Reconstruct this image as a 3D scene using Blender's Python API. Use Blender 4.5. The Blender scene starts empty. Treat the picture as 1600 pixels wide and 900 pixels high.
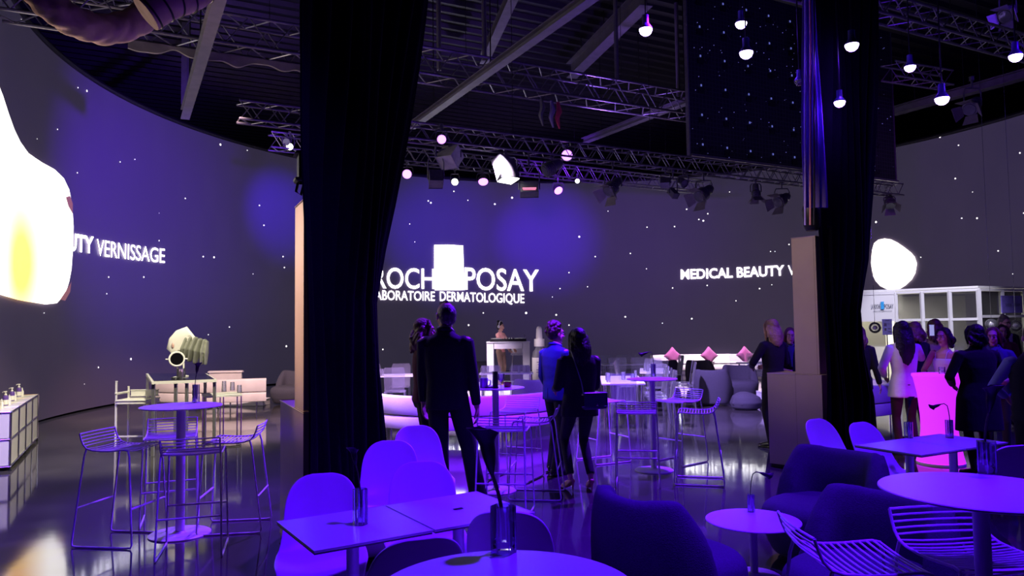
import bpy, bmesh, math, random
from mathutils import Vector, Matrix, Quaternion
random.seed(7)
SC = bpy.context.scene
COL = SC.collection
PI = math.pi
# ------------------------------------------------------------------ camera
F_PX = 1155.0
EYE = Vector((0, 0, 1.66))
_p = math.atan(62 / F_PX); _r = 0.0133
_F = Vector((0, math.cos(_p), math.sin(_p))); _U0 = Vector((0, -math.sin(_p), math.cos(_p))); _R0 = Vector((1, 0, 0))
_U = _U0 * math.cos(_r) + _R0 * math.sin(_r); _R = _R0 * math.cos(_r) - _U0 * math.sin(_r)
cam_d = bpy.data.cameras.new('camera'); cam = bpy.data.objects.new('camera', cam_d); COL.objects.link(cam)
cam_d.sensor_width = 36; cam_d.lens = F_PX / 1600 * 36; cam_d.clip_start = .05; cam_d.clip_end = 200
m = Matrix.Identity(4)
for i in range(3):
    m[i][0] = _R[i]; m[i][1] = _U[i]; m[i][2] = -_F[i]; m[i][3] = EYE[i]
cam.matrix_world = m
SC.camera = cam
SC.view_settings.view_transform = 'Standard'; SC.view_settings.look = 'None'
SC.view_settings.exposure = 0.0; SC.view_settings.gamma = 1.0; SC.view_settings.use_curve_mapping = False
# ------------------------------------------------------------------ world
W = bpy.data.worlds.new('world'); SC.world = W; W.use_nodes = True
bg = W.node_tree.nodes['Background']; bg.inputs[0].default_value = (.02, .012, .06, 1); bg.inputs[1].default_value = .6

def ray(px, py):
    return (_F + _R * ((px - 800) / F_PX) - _U * ((py - 450) / F_PX))
def G(px, py, z=0.0):            # the point at height z that the photograph shows at this spot
    d = ray(px, py); return EYE + d * ((z - EYE.z) / d.z)
def D(px, py, y):                # the point y metres ahead
    d = ray(px, py); return EYE + d * (y / d.y)
def on_line(a, d, px):           # where the line a + t d crosses the image column px
    n = _R * F_PX - _F * (px - 800)
    t = -(a - EYE).dot(n) / d.dot(n)
    return a + d * t
def floor_at(px, depth, z=0.0):
    """floor point at image column px, depth metres ahead"""
    a = Vector((0, depth, z)); return on_line(a, Vector((1, 0, 0)), px)
def V(*a): return Vector(a)
AX = V(.891, .454, 0); AV = V(-.454, .891, 0)      # the two directions the hall is laid out along
ANG = math.atan2(.454, .891)

# ------------------------------------------------------------------ lamps
def aim(o, target):
    d = Vector(target) - o.location
    o.rotation_euler = d.to_track_quat('-Z', 'Y').to_euler()
def spot(name, loc, target, color, power, size=40, blend=.6, radius=.15):
    l = bpy.data.lights.new(name, 'SPOT'); l.color = color; l.energy = power; l.spot_size = math.radians(size)
    l.spot_blend = blend; l.shadow_soft_size = radius
    o = bpy.data.objects.new(name, l); COL.objects.link(o); o.location = loc; aim(o, target); return o
def area(name, loc, target, color, power, sx, sy):
    l = bpy.data.lights.new(name, 'AREA'); l.shape = 'RECTANGLE'; l.size = sx; l.size_y = sy; l.color = color; l.energy = power
    o = bpy.data.objects.new(name, l); COL.objects.link(o); o.location = loc; aim(o, target); return o
def point(name, loc, color, power, radius=.05):
    l = bpy.data.lights.new(name, 'POINT'); l.color = color; l.energy = power; l.shadow_soft_size = radius
    o = bpy.data.objects.new(name, l); COL.objects.link(o); o.location = loc; return o
BLUE = (.075, .002, 1.0); VIO = (.22, .02, 1.0); PINK = (.85, .5, 1.0); WARM = (1.0, .9, .66); PEACH = (1.0, .62, .46)
# blue washes from the rigs above and behind the lounge
spot('blue_wash', (.8, 3.0, 6.8), (-.5, 3.8, .7), BLUE, 2500, 56)
spot('blue_wash', (2.6, 3.4, 6.6), (1.2, 4.6, .4), BLUE, 1000, 48)
spot('blue_wash', (4.0, 4.3, 6.8), (2.7, 4.1, .7), BLUE, 2600, 56)
spot('blue_wash', (2.6, 9.6, 6.3), (.2, 8.2, .6), (.12, .005, 1), 6500, 60)
spot('blue_wash', (-1.6, 9.4, 6.3), (-2.9, 6.3, .8), (.2, .05, 1), 2600, 48)
spot('blue_wash', (8.0, 6.5, 6.4), (5.2, 9.4, 1.0), BLUE, 2300, 52)
spot('blue_wash', (.6, 6.6, 6.3), (-.3, 10.9, .5), (.15, .01, 1), 9000, 44)
spot('blue_wash', (-3.4, 2.6, 6.4), (-6.6, 8.8, .4), (.16, .03, 1), 3600, 26)
# show lights on the banquet area, the DJ and the seats
spot('show_light', (-.2, 13.2, 5.0), (-.3, 17.6, 1.0), (1, .78, 1), 8000, 28)
spot('show_light', (.8, 11.0, 5.8), (3.0, 13.6, .6), (.45, .3, 1), 6500, 56)
spot('show_light', (-1.5, 9.5, 5.8), (-2.2, 12.8, .6), (.75, .45, 1), 7000, 46)
spot('show_light', (6.0, 22.4, 6.2), (6.4, 24.6, .3), (.95, .75, 1), 8000, 46)
spot('show_light', (-4.2, 10.2, 5.8), (-6.2, 15.2, .4), (1, .66, .62), 3600, 44)
spot('show_light', (-2.6, 7.6, 5.6), (-5.6, 10.6, .6), WARM, 2600, 44)
spot('show_light', (3.2, 11.0, 6.2), (4.9, 15.2, .3), (.9, .6, .75), 260, 50)
spot('show_light', (8.5, 14.2, 5.8), (10.4, 18.6, 1.0), (.78, .74, 1), 1900, 40)
spot('pillar_fill', (-4.6, 3.9, 6.2), (-1.58, 5.2, 2.1), PEACH, 5000, 13, .9)  # added peach fill in place of the screen picture's glow on the left pillar
spot('duct_fill', (-7.6, 11.4, 3.9), (-5.0, 9.2, 6.2), (1, .62, .45), 260, 70, .9)  # added fill standing in for the bottle picture's warm glow, no lamp hangs here
spot('pillar_fill', (-.5, 5.2, 5.6), (3.2, 8.4, 2.0), (1, .72, .62), 600, 22, .9)  # added dim warm fill to brighten the face of the right pillar
# washes on the curved screen
spot('wall_wash', (-4.6, 19.8, 6.3), (-6.9, 22.6, 5.5), BLUE, 1600, 44, 1)
spot('wall_wash', (-3.5, 14.5, 5.7), (-9.2, 18.0, 4.8), (.15, .005, 1), 3000, 80, 1)
spot('wall_wash', (-2.0, 20.6, 5.7), (-2.6, 26.6, 5.2), BLUE, 2600, 50, 1)
spot('wall_wash', (1.0, 22.0, 5.8), (1.3, 28.2, 5.1), BLUE, 2600, 44, 1)
spot('wall_wash', (1.5, 19.0, 5.6), (2.5, 27.5, 6.2), (.22, .02, 1), 1000, 90, 1)
spot('wall_wash', (7.8, 16.0, 6.8), (13.2, 20.5, 5.6), (.3, .03, .7), 220, 80, 1)
# ceiling bounce of the rig
spot('rig_uplight', (-5.0, 14.8, 5.9), (-6.4, 18.0, 9.4), (.35, .16, 1), 150, 130, 1)
spot('rig_uplight', (2.5, 17.0, 5.4), (2.0, 18.0, 9.4), (.35, .16, 1), 240, 140, 1)
spot('rig_uplight', (9.5, 11.0, 6.6), (9.0, 15.0, 9.4), (.12, .03, 1), 220, 140, 1)

# ------------------------------------------------------------------ materials
def s2l(c):
    return tuple(((x / 255) / 12.92 if x / 255 <= .04045 else ((x / 255 + .055) / 1.055) ** 2.4) for x in c)
_M = {}
def mat(name, col, rough=.5, metal=0.0, var=.12, scale=14, bump=0.0, bscale=60, emis=None, es=1.0, spec=.5, coat=0.0, sheen=0.0, kind='noise'):
    if name in _M: return _M[name]
    m = bpy.data.materials.new(name); m.use_nodes = True; nt = m.node_tree; N = nt.nodes; L = nt.links
    b = N['Principled BSDF']; b.inputs['Roughness'].default_value = rough; b.inputs['Metallic'].default_value = metal
    b.inputs['Specular IOR Level'].default_value = spec; b.inputs['Coat Weight'].default_value = coat; b.inputs['Sheen Weight'].default_value = sheen
    tc = N.new('ShaderNodeTexCoord')
    if kind == 'wave':
        nz = N.new('ShaderNodeTexWave'); nz.inputs['Scale'].default_value = scale; nz.inputs['Distortion'].default_value = 3; nz.bands_direction = 'X'
        out = nz.outputs['Fac']
    else:
        nz = N.new('ShaderNodeTexNoise'); nz.inputs['Scale'].default_value = scale; nz.inputs['Detail'].default_value = 4; out = nz.outputs['Fac']
    L.new(tc.outputs['Object'], nz.inputs['Vector'])
    cr = N.new('ShaderNodeValToRGB'); cr.color_ramp.elements[0].position = .3; cr.color_ramp.elements[1].position = .7
    c = Vector(col); lo = c * (1 - var); hi = c * (1 + var)
    cr.color_ramp.elements[0].color = (*[max(0, x) for x in lo], 1); cr.color_ramp.elements[1].color = (*[min(1, x) for x in hi], 1)
    L.new(out, cr.inputs['Fac']); L.new(cr.outputs['Color'], b.inputs['Base Color'])
    if bump:
        n2 = N.new('ShaderNodeTexNoise'); n2.inputs['Scale'].default_value = bscale; n2.inputs['Detail'].default_value = 5
        L.new(tc.outputs['Object'], n2.inputs['Vector'])
        bp = N.new('ShaderNodeBump'); bp.inputs['Strength'].default_value = bump; bp.inputs['Distance'].default_value = .02
        L.new(n2.outputs['Fac'], bp.inputs['Height']); L.new(bp.outputs['Normal'], b.inputs['Normal'])
    if emis:
        b.inputs['Emission Color'].default_value = (*emis, 1); b.inputs['Emission Strength'].default_value = es
    _M[name] = m; return m
def glass(name, tint=(.9, .9, 1), rough=.05, milk=.1, gl=.35):
    """clear plastic or glass: see-through, glossy towards the edges, a touch of milky body"""
    if name in _M: return _M[name]
    m = bpy.data.materials.new(name); m.use_nodes = True; nt = m.node_tree; N = nt.nodes; L = nt.links
    N.remove(N['Principled BSDF']); out = N['Material Output']
    tr = N.new('ShaderNodeBsdfTransparent'); tr.inputs[0].default_value = (*tint, 1)
    g = N.new('ShaderNodeBsdfGlossy'); g.inputs['Roughness'].default_value = rough; g.inputs[0].default_value = (1, 1, 1, 1)
    df = N.new('ShaderNodeBsdfTranslucent'); df.inputs[0].default_value = (.9, .9, .95, 1)
    d2 = N.new('ShaderNodeBsdfDiffuse'); d2.inputs[0].default_value = (.9, .9, .95, 1)
    ms = N.new('ShaderNodeMixShader'); L.new(df.outputs[0], ms.inputs[1]); L.new(d2.outputs[0], ms.inputs[2])
    nz = N.new('ShaderNodeTexNoise'); nz.inputs['Scale'].default_value = 9
    mr = N.new('ShaderNodeMapRange'); mr.inputs['To Min'].default_value = milk * .6; mr.inputs['To Max'].default_value = milk * 1.4; L.new(nz.outputs['Fac'], mr.inputs['Value'])
    m1 = N.new('ShaderNodeMixShader'); L.new(mr.outputs[0], m1.inputs[0]); L.new(tr.outputs[0], m1.inputs[1]); L.new(ms.outputs[0], m1.inputs[2])
    lw = N.new('ShaderNodeLayerWeight'); lw.inputs[0].default_value = gl
    m2 = N.new('ShaderNodeMixShader'); L.new(lw.outputs['Fresnel'], m2.inputs[0]); L.new(m1.outputs[0], m2.inputs[1]); L.new(g.outputs[0], m2.inputs[2])
    L.new(m2.outputs[0], out.inputs[0]); _M[name] = m; return m

# ------------------------------------------------------------------ mesh helpers
def frame(d, up=None):
    d = d.normalized(); up = up or (V(0, 0, 1) if abs(d.z) < .95 else V(1, 0, 0))
    x = d.cross(up).normalized(); y = x.cross(d).normalized(); return x, y
class MB:
    def __init__(s): s.bm = bmesh.new(); s.mi = 0
    def face(s, vs):
        try:
            f = s.bm.faces.new(vs); f.material_index = s.mi; return f
        except ValueError: return None
    def rings(s, rings, cap0=True, cap1=True, closed=False):
        R = [[s.bm.verts.new(p) for p in r] for r in rings]; n = len(R[0])
        rng = range(len(R)) if closed else range(len(R) - 1)
        for i in rng:
            a = R[i]; b = R[(i + 1) % len(R)]
            for j in range(n): s.face((a[j], a[(j + 1) % n], b[(j + 1) % n], b[j]))
        if not closed:
            if cap0: s.face(list(reversed(R[0])))
            if cap1: s.face(R[-1])
        return s
    def tube(s, pts, r, seg=8, ry=None, closed=False, up=None, caps=True):
        pts = [Vector(p) for p in pts]; n = len(pts); rs = r if isinstance(r, (list, tuple)) else [r] * n
        rys = (ry if isinstance(ry, (list, tuple)) else [ry] * n) if ry is not None else rs
        T = []
        for i in range(n):
            a = pts[(i - 1) % n] if (closed or i > 0) else pts[i]; b = pts[(i + 1) % n] if (closed or i < n - 1) else pts[i]
            t = (b - a); T.append(t.normalized() if t.length > 1e-9 else V(0, 0, 1))
        x, y = frame(T[0], up); R = []
        for i in range(n):
            if i > 0:
                q = T[i - 1].rotation_difference(T[i]); x = q @ x; y = q @ y
            R.append([pts[i] + x * (math.cos(2 * PI * k / seg) * rs[i]) + y * (math.sin(2 * PI * k / seg) * rys[i]) for k in range(seg)])
        return s.rings(R, caps, caps, closed)
    def capsule(s, pts, r, seg=12, ry=None, up=None):
        """tube with rounded ends"""
        pts = [Vector(p) for p in pts]; n = len(pts); rs = list(r) if isinstance(r, (list, tuple)) else [r] * n
        rys = (list(ry) if isinstance(ry, (list, tuple)) else [ry] * n) if ry is not None else list(rs)
        d0 = (pts[0] - pts[1]).normalized(); d1 = (pts[-1] - pts[-2]).normalized(); A = []; Ar = []; Ay = []; B = []; Br = []; By = []
        for a in (80, 55, 28):
            c = math.cos(math.radians(a)); sn = math.sin(math.radians(a)); m0 = min(rs[0], rys[0]); m1 = min(rs[-1], rys[-1])
            A.append(pts[0] + d0 * m0 * sn); Ar.append(rs[0] * c); Ay.append(rys[0] * c)
            B.insert(0, pts[-1] + d1 * m1 * sn); Br.insert(0, rs[-1] * c); By.insert(0, rys[-1] * c)
        return s.tube(A + pts + B, Ar + rs + Br, seg, Ay + rys + By, False, up)
    def cyl(s, a, b, r, r2=None, seg=16): return s.tube([a, b], [r, r if r2 is None else r2], seg)
    def box(s, c, size, rz=0, bev=0.0, mtx=None, taper=1.0):
        c = Vector(c); hx, hy, hz = [v / 2 for v in size]; R = mtx or Matrix.Rotation(rz, 3, 'Z')
        b = min(bev, hx * .98, hy * .98, hz * .98)
        if b <= 0:
            vs = [s.bm.verts.new(c + R @ V(x * (taper if z > 0 else 1), y * (taper if z > 0 else 1), z)) for x in (-hx, hx) for y in (-hy, hy) for z in (-hz, hz)]
            for f in ((0, 1, 3, 2), (4, 6, 7, 5), (0, 4, 5, 1), (2, 3, 7, 6), (0, 2, 6, 4), (1, 5, 7, 3)): s.face([vs[i] for i in f])
            return s
        R2 = []; cs = 3
        def ring(z, ins):
            out = []; rr = max(b, 1e-4)
            for (qx, qy, a0) in ((1, 1, 0), (-1, 1, 90), (-1, -1, 180), (1, -1, 270)):
                for k in range(cs + 1):
                    a = math.radians(a0 + 90 * k / cs); e = max(rr - ins, 0)
                    out.append(c + R @ V(qx * (hx - rr) + math.cos(a) * e, qy * (hy - rr) + math.sin(a) * e, z))
            return out
        for k in range(cs + 1):
            a = math.radians(90 * k / cs); R2.append(ring(-hz + b * (1 - math.sin(a)), b * (1 - math.cos(a)) ))
        for k in range(cs, -1, -1):
            a = math.radians(90 * k / cs); R2.append(ring(hz - b * (1 - math.sin(a)), b * (1 - math.cos(a))))
        return s.rings(R2)
    def ell(s, c, r, seg=16, rings=10, mtx=None):
        c = Vector(c); R = mtx or Matrix.Identity(3); rx, ry, rz = r if isinstance(r, (tuple, list)) else (r, r, r); Q = []
        for i in range(1, rings):
            a = PI * i / rings - PI / 2
            Q.append([c + R @ V(rx * math.cos(a) * math.cos(2 * PI * k / seg), ry * math.cos(a) * math.sin(2 * PI * k / seg), rz * math.sin(a)) for k in range(seg)])
        n0 = len(s.bm.verts); s.rings(Q, False, False); s.bm.verts.ensure_lookup_table()
        vs = [s.bm.verts[i] for i in range(n0, n0 + seg * (rings - 1))]
        a = s.bm.verts.new(c + R @ V(0, 0, -rz)); b = s.bm.verts.new(c + R @ V(0, 0, rz))
        for k in range(seg):
            s.face((a, vs[(k + 1) % seg], vs[k])); s.face((b, vs[-seg + k], vs[-seg + (k + 1) % seg]))
        return s
    def lathe(s, prof, c=(0, 0, 0), seg=32, ax=None):
        """prof: list of (radius, height), closed with caps where the radius is not 0"""
        c = Vector(c)
        if ax is None: x, y, z = V(1, 0, 0), V(0, 1, 0), V(0, 0, 1)
        else:
            z = Vector(ax).normalized(); x, y = frame(z)
        return s.rings([[c + z * h + x * (max(r, 1e-4) * math.cos(2 * PI * k / seg)) + y * (max(r, 1e-4) * math.sin(2 * PI * k / seg)) for k in range(seg)] for r, h in prof])
    def eloft(s, L, seg=24, mtx=None, p=2.0):
        """stack of horizontal (super)ellipses: (centre, rx, ry)"""
        Q = []; R = mtx or Matrix.Identity(3)
        for c, rx, ry in L:
            c = Vector(c); r = []
            for k in range(seg):
                a = 2 * PI * k / seg; ca, sa = math.cos(a), math.sin(a)
                r.append(c + R @ V(rx * math.copysign(abs(ca) ** (2 / p), ca), ry * math.copysign(abs(sa) ** (2 / p), sa), 0))
            Q.append(r)
        return s.rings(Q)
    def prism(s, poly, z0, z1):
        """poly: list of (x, y), extruded from z0 to z1"""
        return s.rings([[V(x, y, z0) for x, y in poly], [V(x, y, z1) for x, y in poly]])
    def sheet(s, grid, th=None):
        """grid of points -> closed thin sheet (th: thickness), else single skin"""
        n, m = len(grid), len(grid[0])
        A = [[s.bm.verts.new(p) for p in r] for r in grid]
        for i in range(n - 1):
            for j in range(m - 1): s.face((A[i][j], A[i][j + 1], A[i + 1][j + 1], A[i + 1][j]))
        if th:
            nn = [[V(0, 0, 0)] * m for _ in range(n)]
            for i in range(n):
                for j in range(m):
                    du = Vector(grid[min(i + 1, n - 1)][j]) - Vector(grid[max(i - 1, 0)][j]); dv = Vector(grid[i][min(j + 1, m - 1)]) - Vector(grid[i][max(j - 1, 0)])
                    q = dv.cross(du); nn[i][j] = q.normalized() if q.length > 1e-9 else V(0, 1, 0)
            B = [[s.bm.verts.new(Vector(grid[i][j]) - nn[i][j] * th) for j in range(m)] for i in range(n)]
            for i in range(n - 1):
                for j in range(m - 1): s.face((B[i][j], B[i + 1][j], B[i + 1][j + 1], B[i][j + 1]))
            for j in range(m - 1):
                s.face((A[0][j], B[0][j], B[0][j + 1], A[0][j + 1])); s.face((A[-1][j], A[-1][j + 1], B[-1][j + 1], B[-1][j]))
            for i in range(n - 1):
                s.face((A[i][0], A[i + 1][0], B[i + 1][0], B[i][0])); s.face((A[i][-1], B[i][-1], B[i + 1][-1], A[i + 1][-1]))
        return s
    def mesh(s, name, mats, ang=35):
        bmesh.ops.recalc_face_normals(s.bm, faces=s.bm.faces)
        me = bpy.data.meshes.new(name); s.bm.to_mesh(me); s.bm.free()
        for mm in (mats if isinstance(mats, (list, tuple)) else [mats]): me.materials.append(mm)
        me.shade_smooth()
        if ang: me.set_sharp_from_angle(angle=math.radians(ang))
        return me
    def build(s, name, mats, parent=None, ang=35):
        o = bpy.data.objects.new(name, s.mesh(name, mats, ang)); COL.objects.link(o)
        if parent is not None: o.parent = parent
        return o
def remeshed(mb, name, m, parent, vox=.01, sm=4, extra=None):
    """fuse overlapping volumes into one continuous skin"""
    me = mb.mesh(name, m, None); t = bpy.data.objects.new('t', me); COL.objects.link(t)
    md = t.modifiers.new('r', 'REMESH'); md.mode = 'VOXEL'; md.voxel_size = vox; md.use_smooth_shade = True
    if sm:
        k = t.modifiers.new('s', 'SMOOTH'); k.factor = .5; k.iterations = sm
    dg = bpy.context.evaluated_depsgraph_get(); ev = t.evaluated_get(dg)
    out = bpy.data.meshes.new_from_object(ev); out.name = name
    bpy.data.objects.remove(t); bpy.data.meshes.remove(me)
    out.materials.clear()
    for mm in (m if isinstance(m, (list, tuple)) else [m]): out.materials.append(mm)
    if extra:
        for p in out.polygons: p.material_index = extra(p.center)
    else:
        for p in out.polygons: p.material_index = 0
    out.shade_smooth()
    o = bpy.data.objects.new(name, out); COL.objects.link(o)
    if parent is not None: o.parent = parent
    return o
def tag(o, label, cat, group=None):
    o['label'] = label; o['category'] = cat
    if group: o['group'] = group
    return o
def thing(name, label, cat, loc=(0, 0, 0), rz=0, group=None):
    o = bpy.data.objects.new(name, None); COL.objects.link(o); o.location = loc; o.rotation_euler = (0, 0, rz); o.empty_display_size = .1
    return tag(o, label, cat, group)
def struct(o): o['kind'] = 'structure'; return o
def dup(root, loc=None, rz=None, label=None, group=None):
    r = root.copy(); COL.objects.link(r)
    if loc is not None: r.location = loc
    if rz is not None: r.rotation_euler = (0, 0, rz)
    if label: r['label'] = label
    if group: r['group'] = group
    for ch in list(root.children):
        c = ch.copy(); COL.objects.link(c); c.parent = r
        for g in list(ch.children):
            d = g.copy(); COL.objects.link(d); d.parent = c
    return r
# ================================================================== SETTING
# ---- floor: polished concrete
def floor_mat():
    m = bpy.data.materials.new('polished_concrete'); m.use_nodes = True; nt = m.node_tree; N = nt.nodes; L = nt.links; b = N['Principled BSDF']
    tc = N.new('ShaderNodeTexCoord'); n = N.new('ShaderNodeTexNoise'); n.inputs['Scale'].default_value = .55; n.inputs['Detail'].default_value = 9; n.inputs['Roughness'].default_value = .62
    L.new(tc.outputs['Object'], n.inputs['Vector'])
    cr = N.new('ShaderNodeValToRGB'); cr.color_ramp.elements[0].position = .35; cr.color_ramp.elements[1].position = .68
    cr.color_ramp.elements[0].color = (.035, .034, .036, 1); cr.color_ramp.elements[1].color = (.085, .08, .08, 1)
    L.new(n.outputs['Fac'], cr.inputs['Fac']); L.new(cr.outputs['Color'], b.inputs['Base Color'])
    r = N.new('ShaderNodeMapRange'); r.inputs['From Min'].default_value = .3; r.inputs['From Max'].default_value = .7
    r.inputs['To Min'].default_value = .035; r.inputs['To Max'].default_value = .11
    L.new(n.outputs['Fac'], r.inputs['Value']); L.new(r.outputs[0], b.inputs['Roughness'])
    n2 = N.new('ShaderNodeTexNoise'); n2.inputs['Scale'].default_value = 2.2; n2.inputs['Detail'].default_value = 3; L.new(tc.outputs['Object'], n2.inputs['Vector'])
    bp = N.new('ShaderNodeBump'); bp.inputs['Strength'].default_value = .05; bp.inputs['Distance'].default_value = .01
    L.new(n2.outputs['Fac'], bp.inputs['Height']); L.new(bp.outputs['Normal'], b.inputs['Normal'])
    b.inputs['Specular IOR Level'].default_value = .9
    return m
b = MB(); b.box((2, 16, -.1), (56, 60, .2)); struct(b.build('floor', floor_mat()))
dark = mat('dark_hall_wall', (.012, .011, .016), .9, bump=.2, bscale=8)
b = MB(); b.box((2, 46.1, 5), (56, .2, 10.4)); struct(b.build('wall_far', dark))
b = MB(); b.box((-26.1, 16, 5), (.2, 60, 10.4)); struct(b.build('wall_left', dark))
b = MB(); b.box((30.1, 16, 5), (.2, 60, 10.4)); struct(b.build('wall_right', dark))
b = MB(); b.box((2, -14.1, 5), (56, .2, 10.4)); struct(b.build('wall_rear', dark))
# ---- roof: ribbed steel deck running along AX
deck = mat('dark_steel_deck', (.022, .018, .034), .45, .6, bump=.1, bscale=3)
b = MB(); prof = []
v = -62.0
while v < 62:
    prof += [(v, 9.5), (v + .08, 9.5), (v + .14, 9.60), (v + .40, 9.60)]; v += .46
b.sheet([[AX * a + AV * p[0] + V(2, 16, p[1]) for p in prof] for a in (-60, 60)], .04)
struct(b.build('ceiling', deck, ang=20))

# ---- the curved video wall
WC = V(2.5, 16.6, 0); WR = 11.7; WT = 7.2
def wp(th, z, r=0.0): return V(WC.x + (WR - r) * math.sin(th), WC.y + (WR - r) * math.cos(th), z)
def wall_hit(px, py):
    d = ray(px, py); o = EYE - WC; A = d.x ** 2 + d.y ** 2; B = 2 * (o.x * d.x + o.y * d.y); C_ = o.x ** 2 + o.y ** 2 - WR ** 2
    t = (-B + math.sqrt(max(0, B * B - 4 * A * C_))) / (2 * A); p = EYE + d * t
    return math.atan2(p.x - WC.x, p.y - WC.y), p.z
def led_mat():
    m = bpy.data.materials.new('video_wall_surface'); m.use_nodes = True; nt = m.node_tree; N = nt.nodes; L = nt.links; b = N['Principled BSDF']
    b.inputs['Base Color'].default_value = (.09, .06, .12, 1); b.inputs['Roughness'].default_value = .55
    uv = N.new('ShaderNodeTexCoord'); br = N.new('ShaderNodeTexBrick'); br.offset = 0; br.inputs['Scale'].default_value = 1; br.inputs['Brick Width'].default_value = .5; br.inputs['Row Height'].default_value = 1.0
    br.inputs['Mortar Size'].default_value = .004; br.inputs['Color1'].default_value = (.046, .040, .074, 1); br.inputs['Color2'].default_value = (.051, .044, .080, 1); br.inputs['Mortar'].default_value = (.040, .036, .066, 1)
    L.new(uv.outputs['UV'], br.inputs['Vector']); L.new(br.outputs['Color'], b.inputs['Emission Color']); b.inputs['Emission Strength'].default_value = .44
    return m
glow = mat('screen_white', (.8, .8, .8), .5, var=.01, emis=(1, 1, .96), es=4.5)
star_m = mat('screen_star', (.8, .8, .8), .5, var=.01, emis=(1, .97, .92), es=2.2)
b = MB(); n = 150; th0, th1 = math.radians(-132), math.radians(125)
prof = [(0, .04), (0, WT), (-.18, WT), (-.18, .04)]
b.rings([[wp(th0 + (th1 - th0) * i / n, z, r) for r, z in prof] for i in range(n + 1)])
stars = [(135,142,3.4),(121,137,2.2),(89,202,2.3),(57,217,1.6),(32,30,1.6),(120,270,2.2),(187,253,2.2),(210,249,1.8),(344,226,3.4),(386,235,1.5),(289,310,2.2),(248,333,1.2),(405,321,2.2),(412,352,2.2),(248,376,2),(317,401,2.5),(334,402,3),(442,401,2.2),(444,418,2.2),(395,428,1.4),(169,433,2.4),(224,433,2.6),
 (669,314,2.2),(673,317,2.6),(709,299,2),(731,313,1.5),(773,319,2.6),(800,309,3),(905,370,2.8),(930,401,2),(985,396,1.8),(1011,355,1.8),(1054,354,2),(889,426,1.8),(875,451,1.8),(918,448,1.5),(1051,450,2),(1105,446,2),(822,489,3.4),(869,492,2.6),(755,489,2),(732,508,2.6),(977,495,2.4),(1081,498,2.4),(889,508,2),(598,546,2.2),(896,515,1.5),(863,464,1.3),
 (1187,451,2.2),(1233,382,2),(1204,393,1.4),(1206,445,1.4),(1211,393,1.2),(1099,345,2.6),(1073,327,2),(1106,334,2),(1092,343,2),
 (204,561,3.4),(153,574,2.4),(131,600,1.4),(358,511,2),(325,523,1.6),(447,541,2.8),(68,489,2),(166,459,2),
 (1469,214,3),(1498,227,2),(1594,239,2.4),(1493,279,2.4),(1369,347,3),(1503,341,2),(1527,341,2.6),(1477,450,2),(1439,402,1.6),(1560,392,2.2),(1583,428,1.6),(1520,300,1.4),(1600,333,2),(640,350,1.6),(648,378,1.4),(680,420,1.2),(1140,300,1.4),(1010,420,1.4),(950,330,1.4),(1150,470,1.6),(1035,505,1.4),(600,380,1.2),(1395,240,1.6)]
b.mi = 1
for (px, py, r) in stars:
    th, z = wall_hit(px, py); dep = wp(th, z).y; rr = r * .5 * dep / F_PX
    vs = [b.bm.verts.new(wp(th + rr * math.cos(2 * PI * k / 10) / WR, z + rr * math.sin(2 * PI * k / 10), .012)) for k in range(10)]
    b.face(vs)
ledm = led_mat()
wall = struct(b.build('wall_back', [ledm, star_m]))
me = wall.data; uvl = me.uv_layers.new(name='UVMap')
for lp in me.loops:
    co = me.vertices[lp.vertex_index].co; uvl.data[lp.index].uv = (math.atan2(co.x - WC.x, co.y - WC.y) * WR, co.z)
# dark rim along the top of the wall
b = MB(); b.tube([wp(th0 + (th1 - th0) * i / n, WT + .06, -.02) for i in range(n + 1)], .07, 8); rim = b.build('trim_1', mat('black_steel', (.03, .028, .035), .45, .7)); struct(rim)

def text_mesh(body, offset=0.0):
    c = bpy.data.curves.new('t', 'FONT'); c.body = body; c.size = 1; c.offset = offset; c.resolution_u = 4
    o = bpy.data.objects.new('t', c); COL.objects.link(o); dg = bpy.context.evaluated_depsgraph_get()
    me = bpy.data.meshes.new_from_object(o.evaluated_get(dg)); bpy.data.objects.remove(o); return me
def extent(me):
    xs = [v.co.x for v in me.vertices]; ys = [v.co.y for v in me.vertices]; return min(xs), max(xs), min(ys), max(ys)
def wall_text(body, pa, pb, h, offset=0.0, name='screen_lettering', m=glow, r=.03):
    """pa, pb: image points of the lower left and lower right ends of the line"""
    ta, za = wall_hit(*pa); tb, zb = wall_hit(*pb); me = text_mesh(body, offset); x0, x1, y0, y1 = extent(me)
    for v in me.vertices:
        k = (v.co.x - x0) / (x1 - x0); v.co = wp(ta + (tb - ta) * k, za + (zb - za) * k + (v.co.y) / .72 * h, r)
    me.materials.clear(); me.materials.append(m); o = bpy.data.objects.new(name, me); COL.objects.link(o); o.parent = wall; return o
def hgt(px, y0, y1): return wall_hit(px, y0)[1] - wall_hit(px, y1)[1]
# left line: MEDICAL BEAUTY VERNISSAGE
wall_text('VERNISSAGE', (149, 399), (256, 411), hgt(200, 381, 406), .0)
wall_text('BEAUTY', (72, 385), (144, 395.5), hgt(120, 364, 391), .026)
# right line
wall_text('MEDICAL BEAUTY', (1064, 436), (1226, 430), hgt(1140, 418, 433.5), .02)
wall_text('VERNISSAGE', (1232, 430), (1338, 422), hgt(1240, 414, 430), .0)
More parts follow.
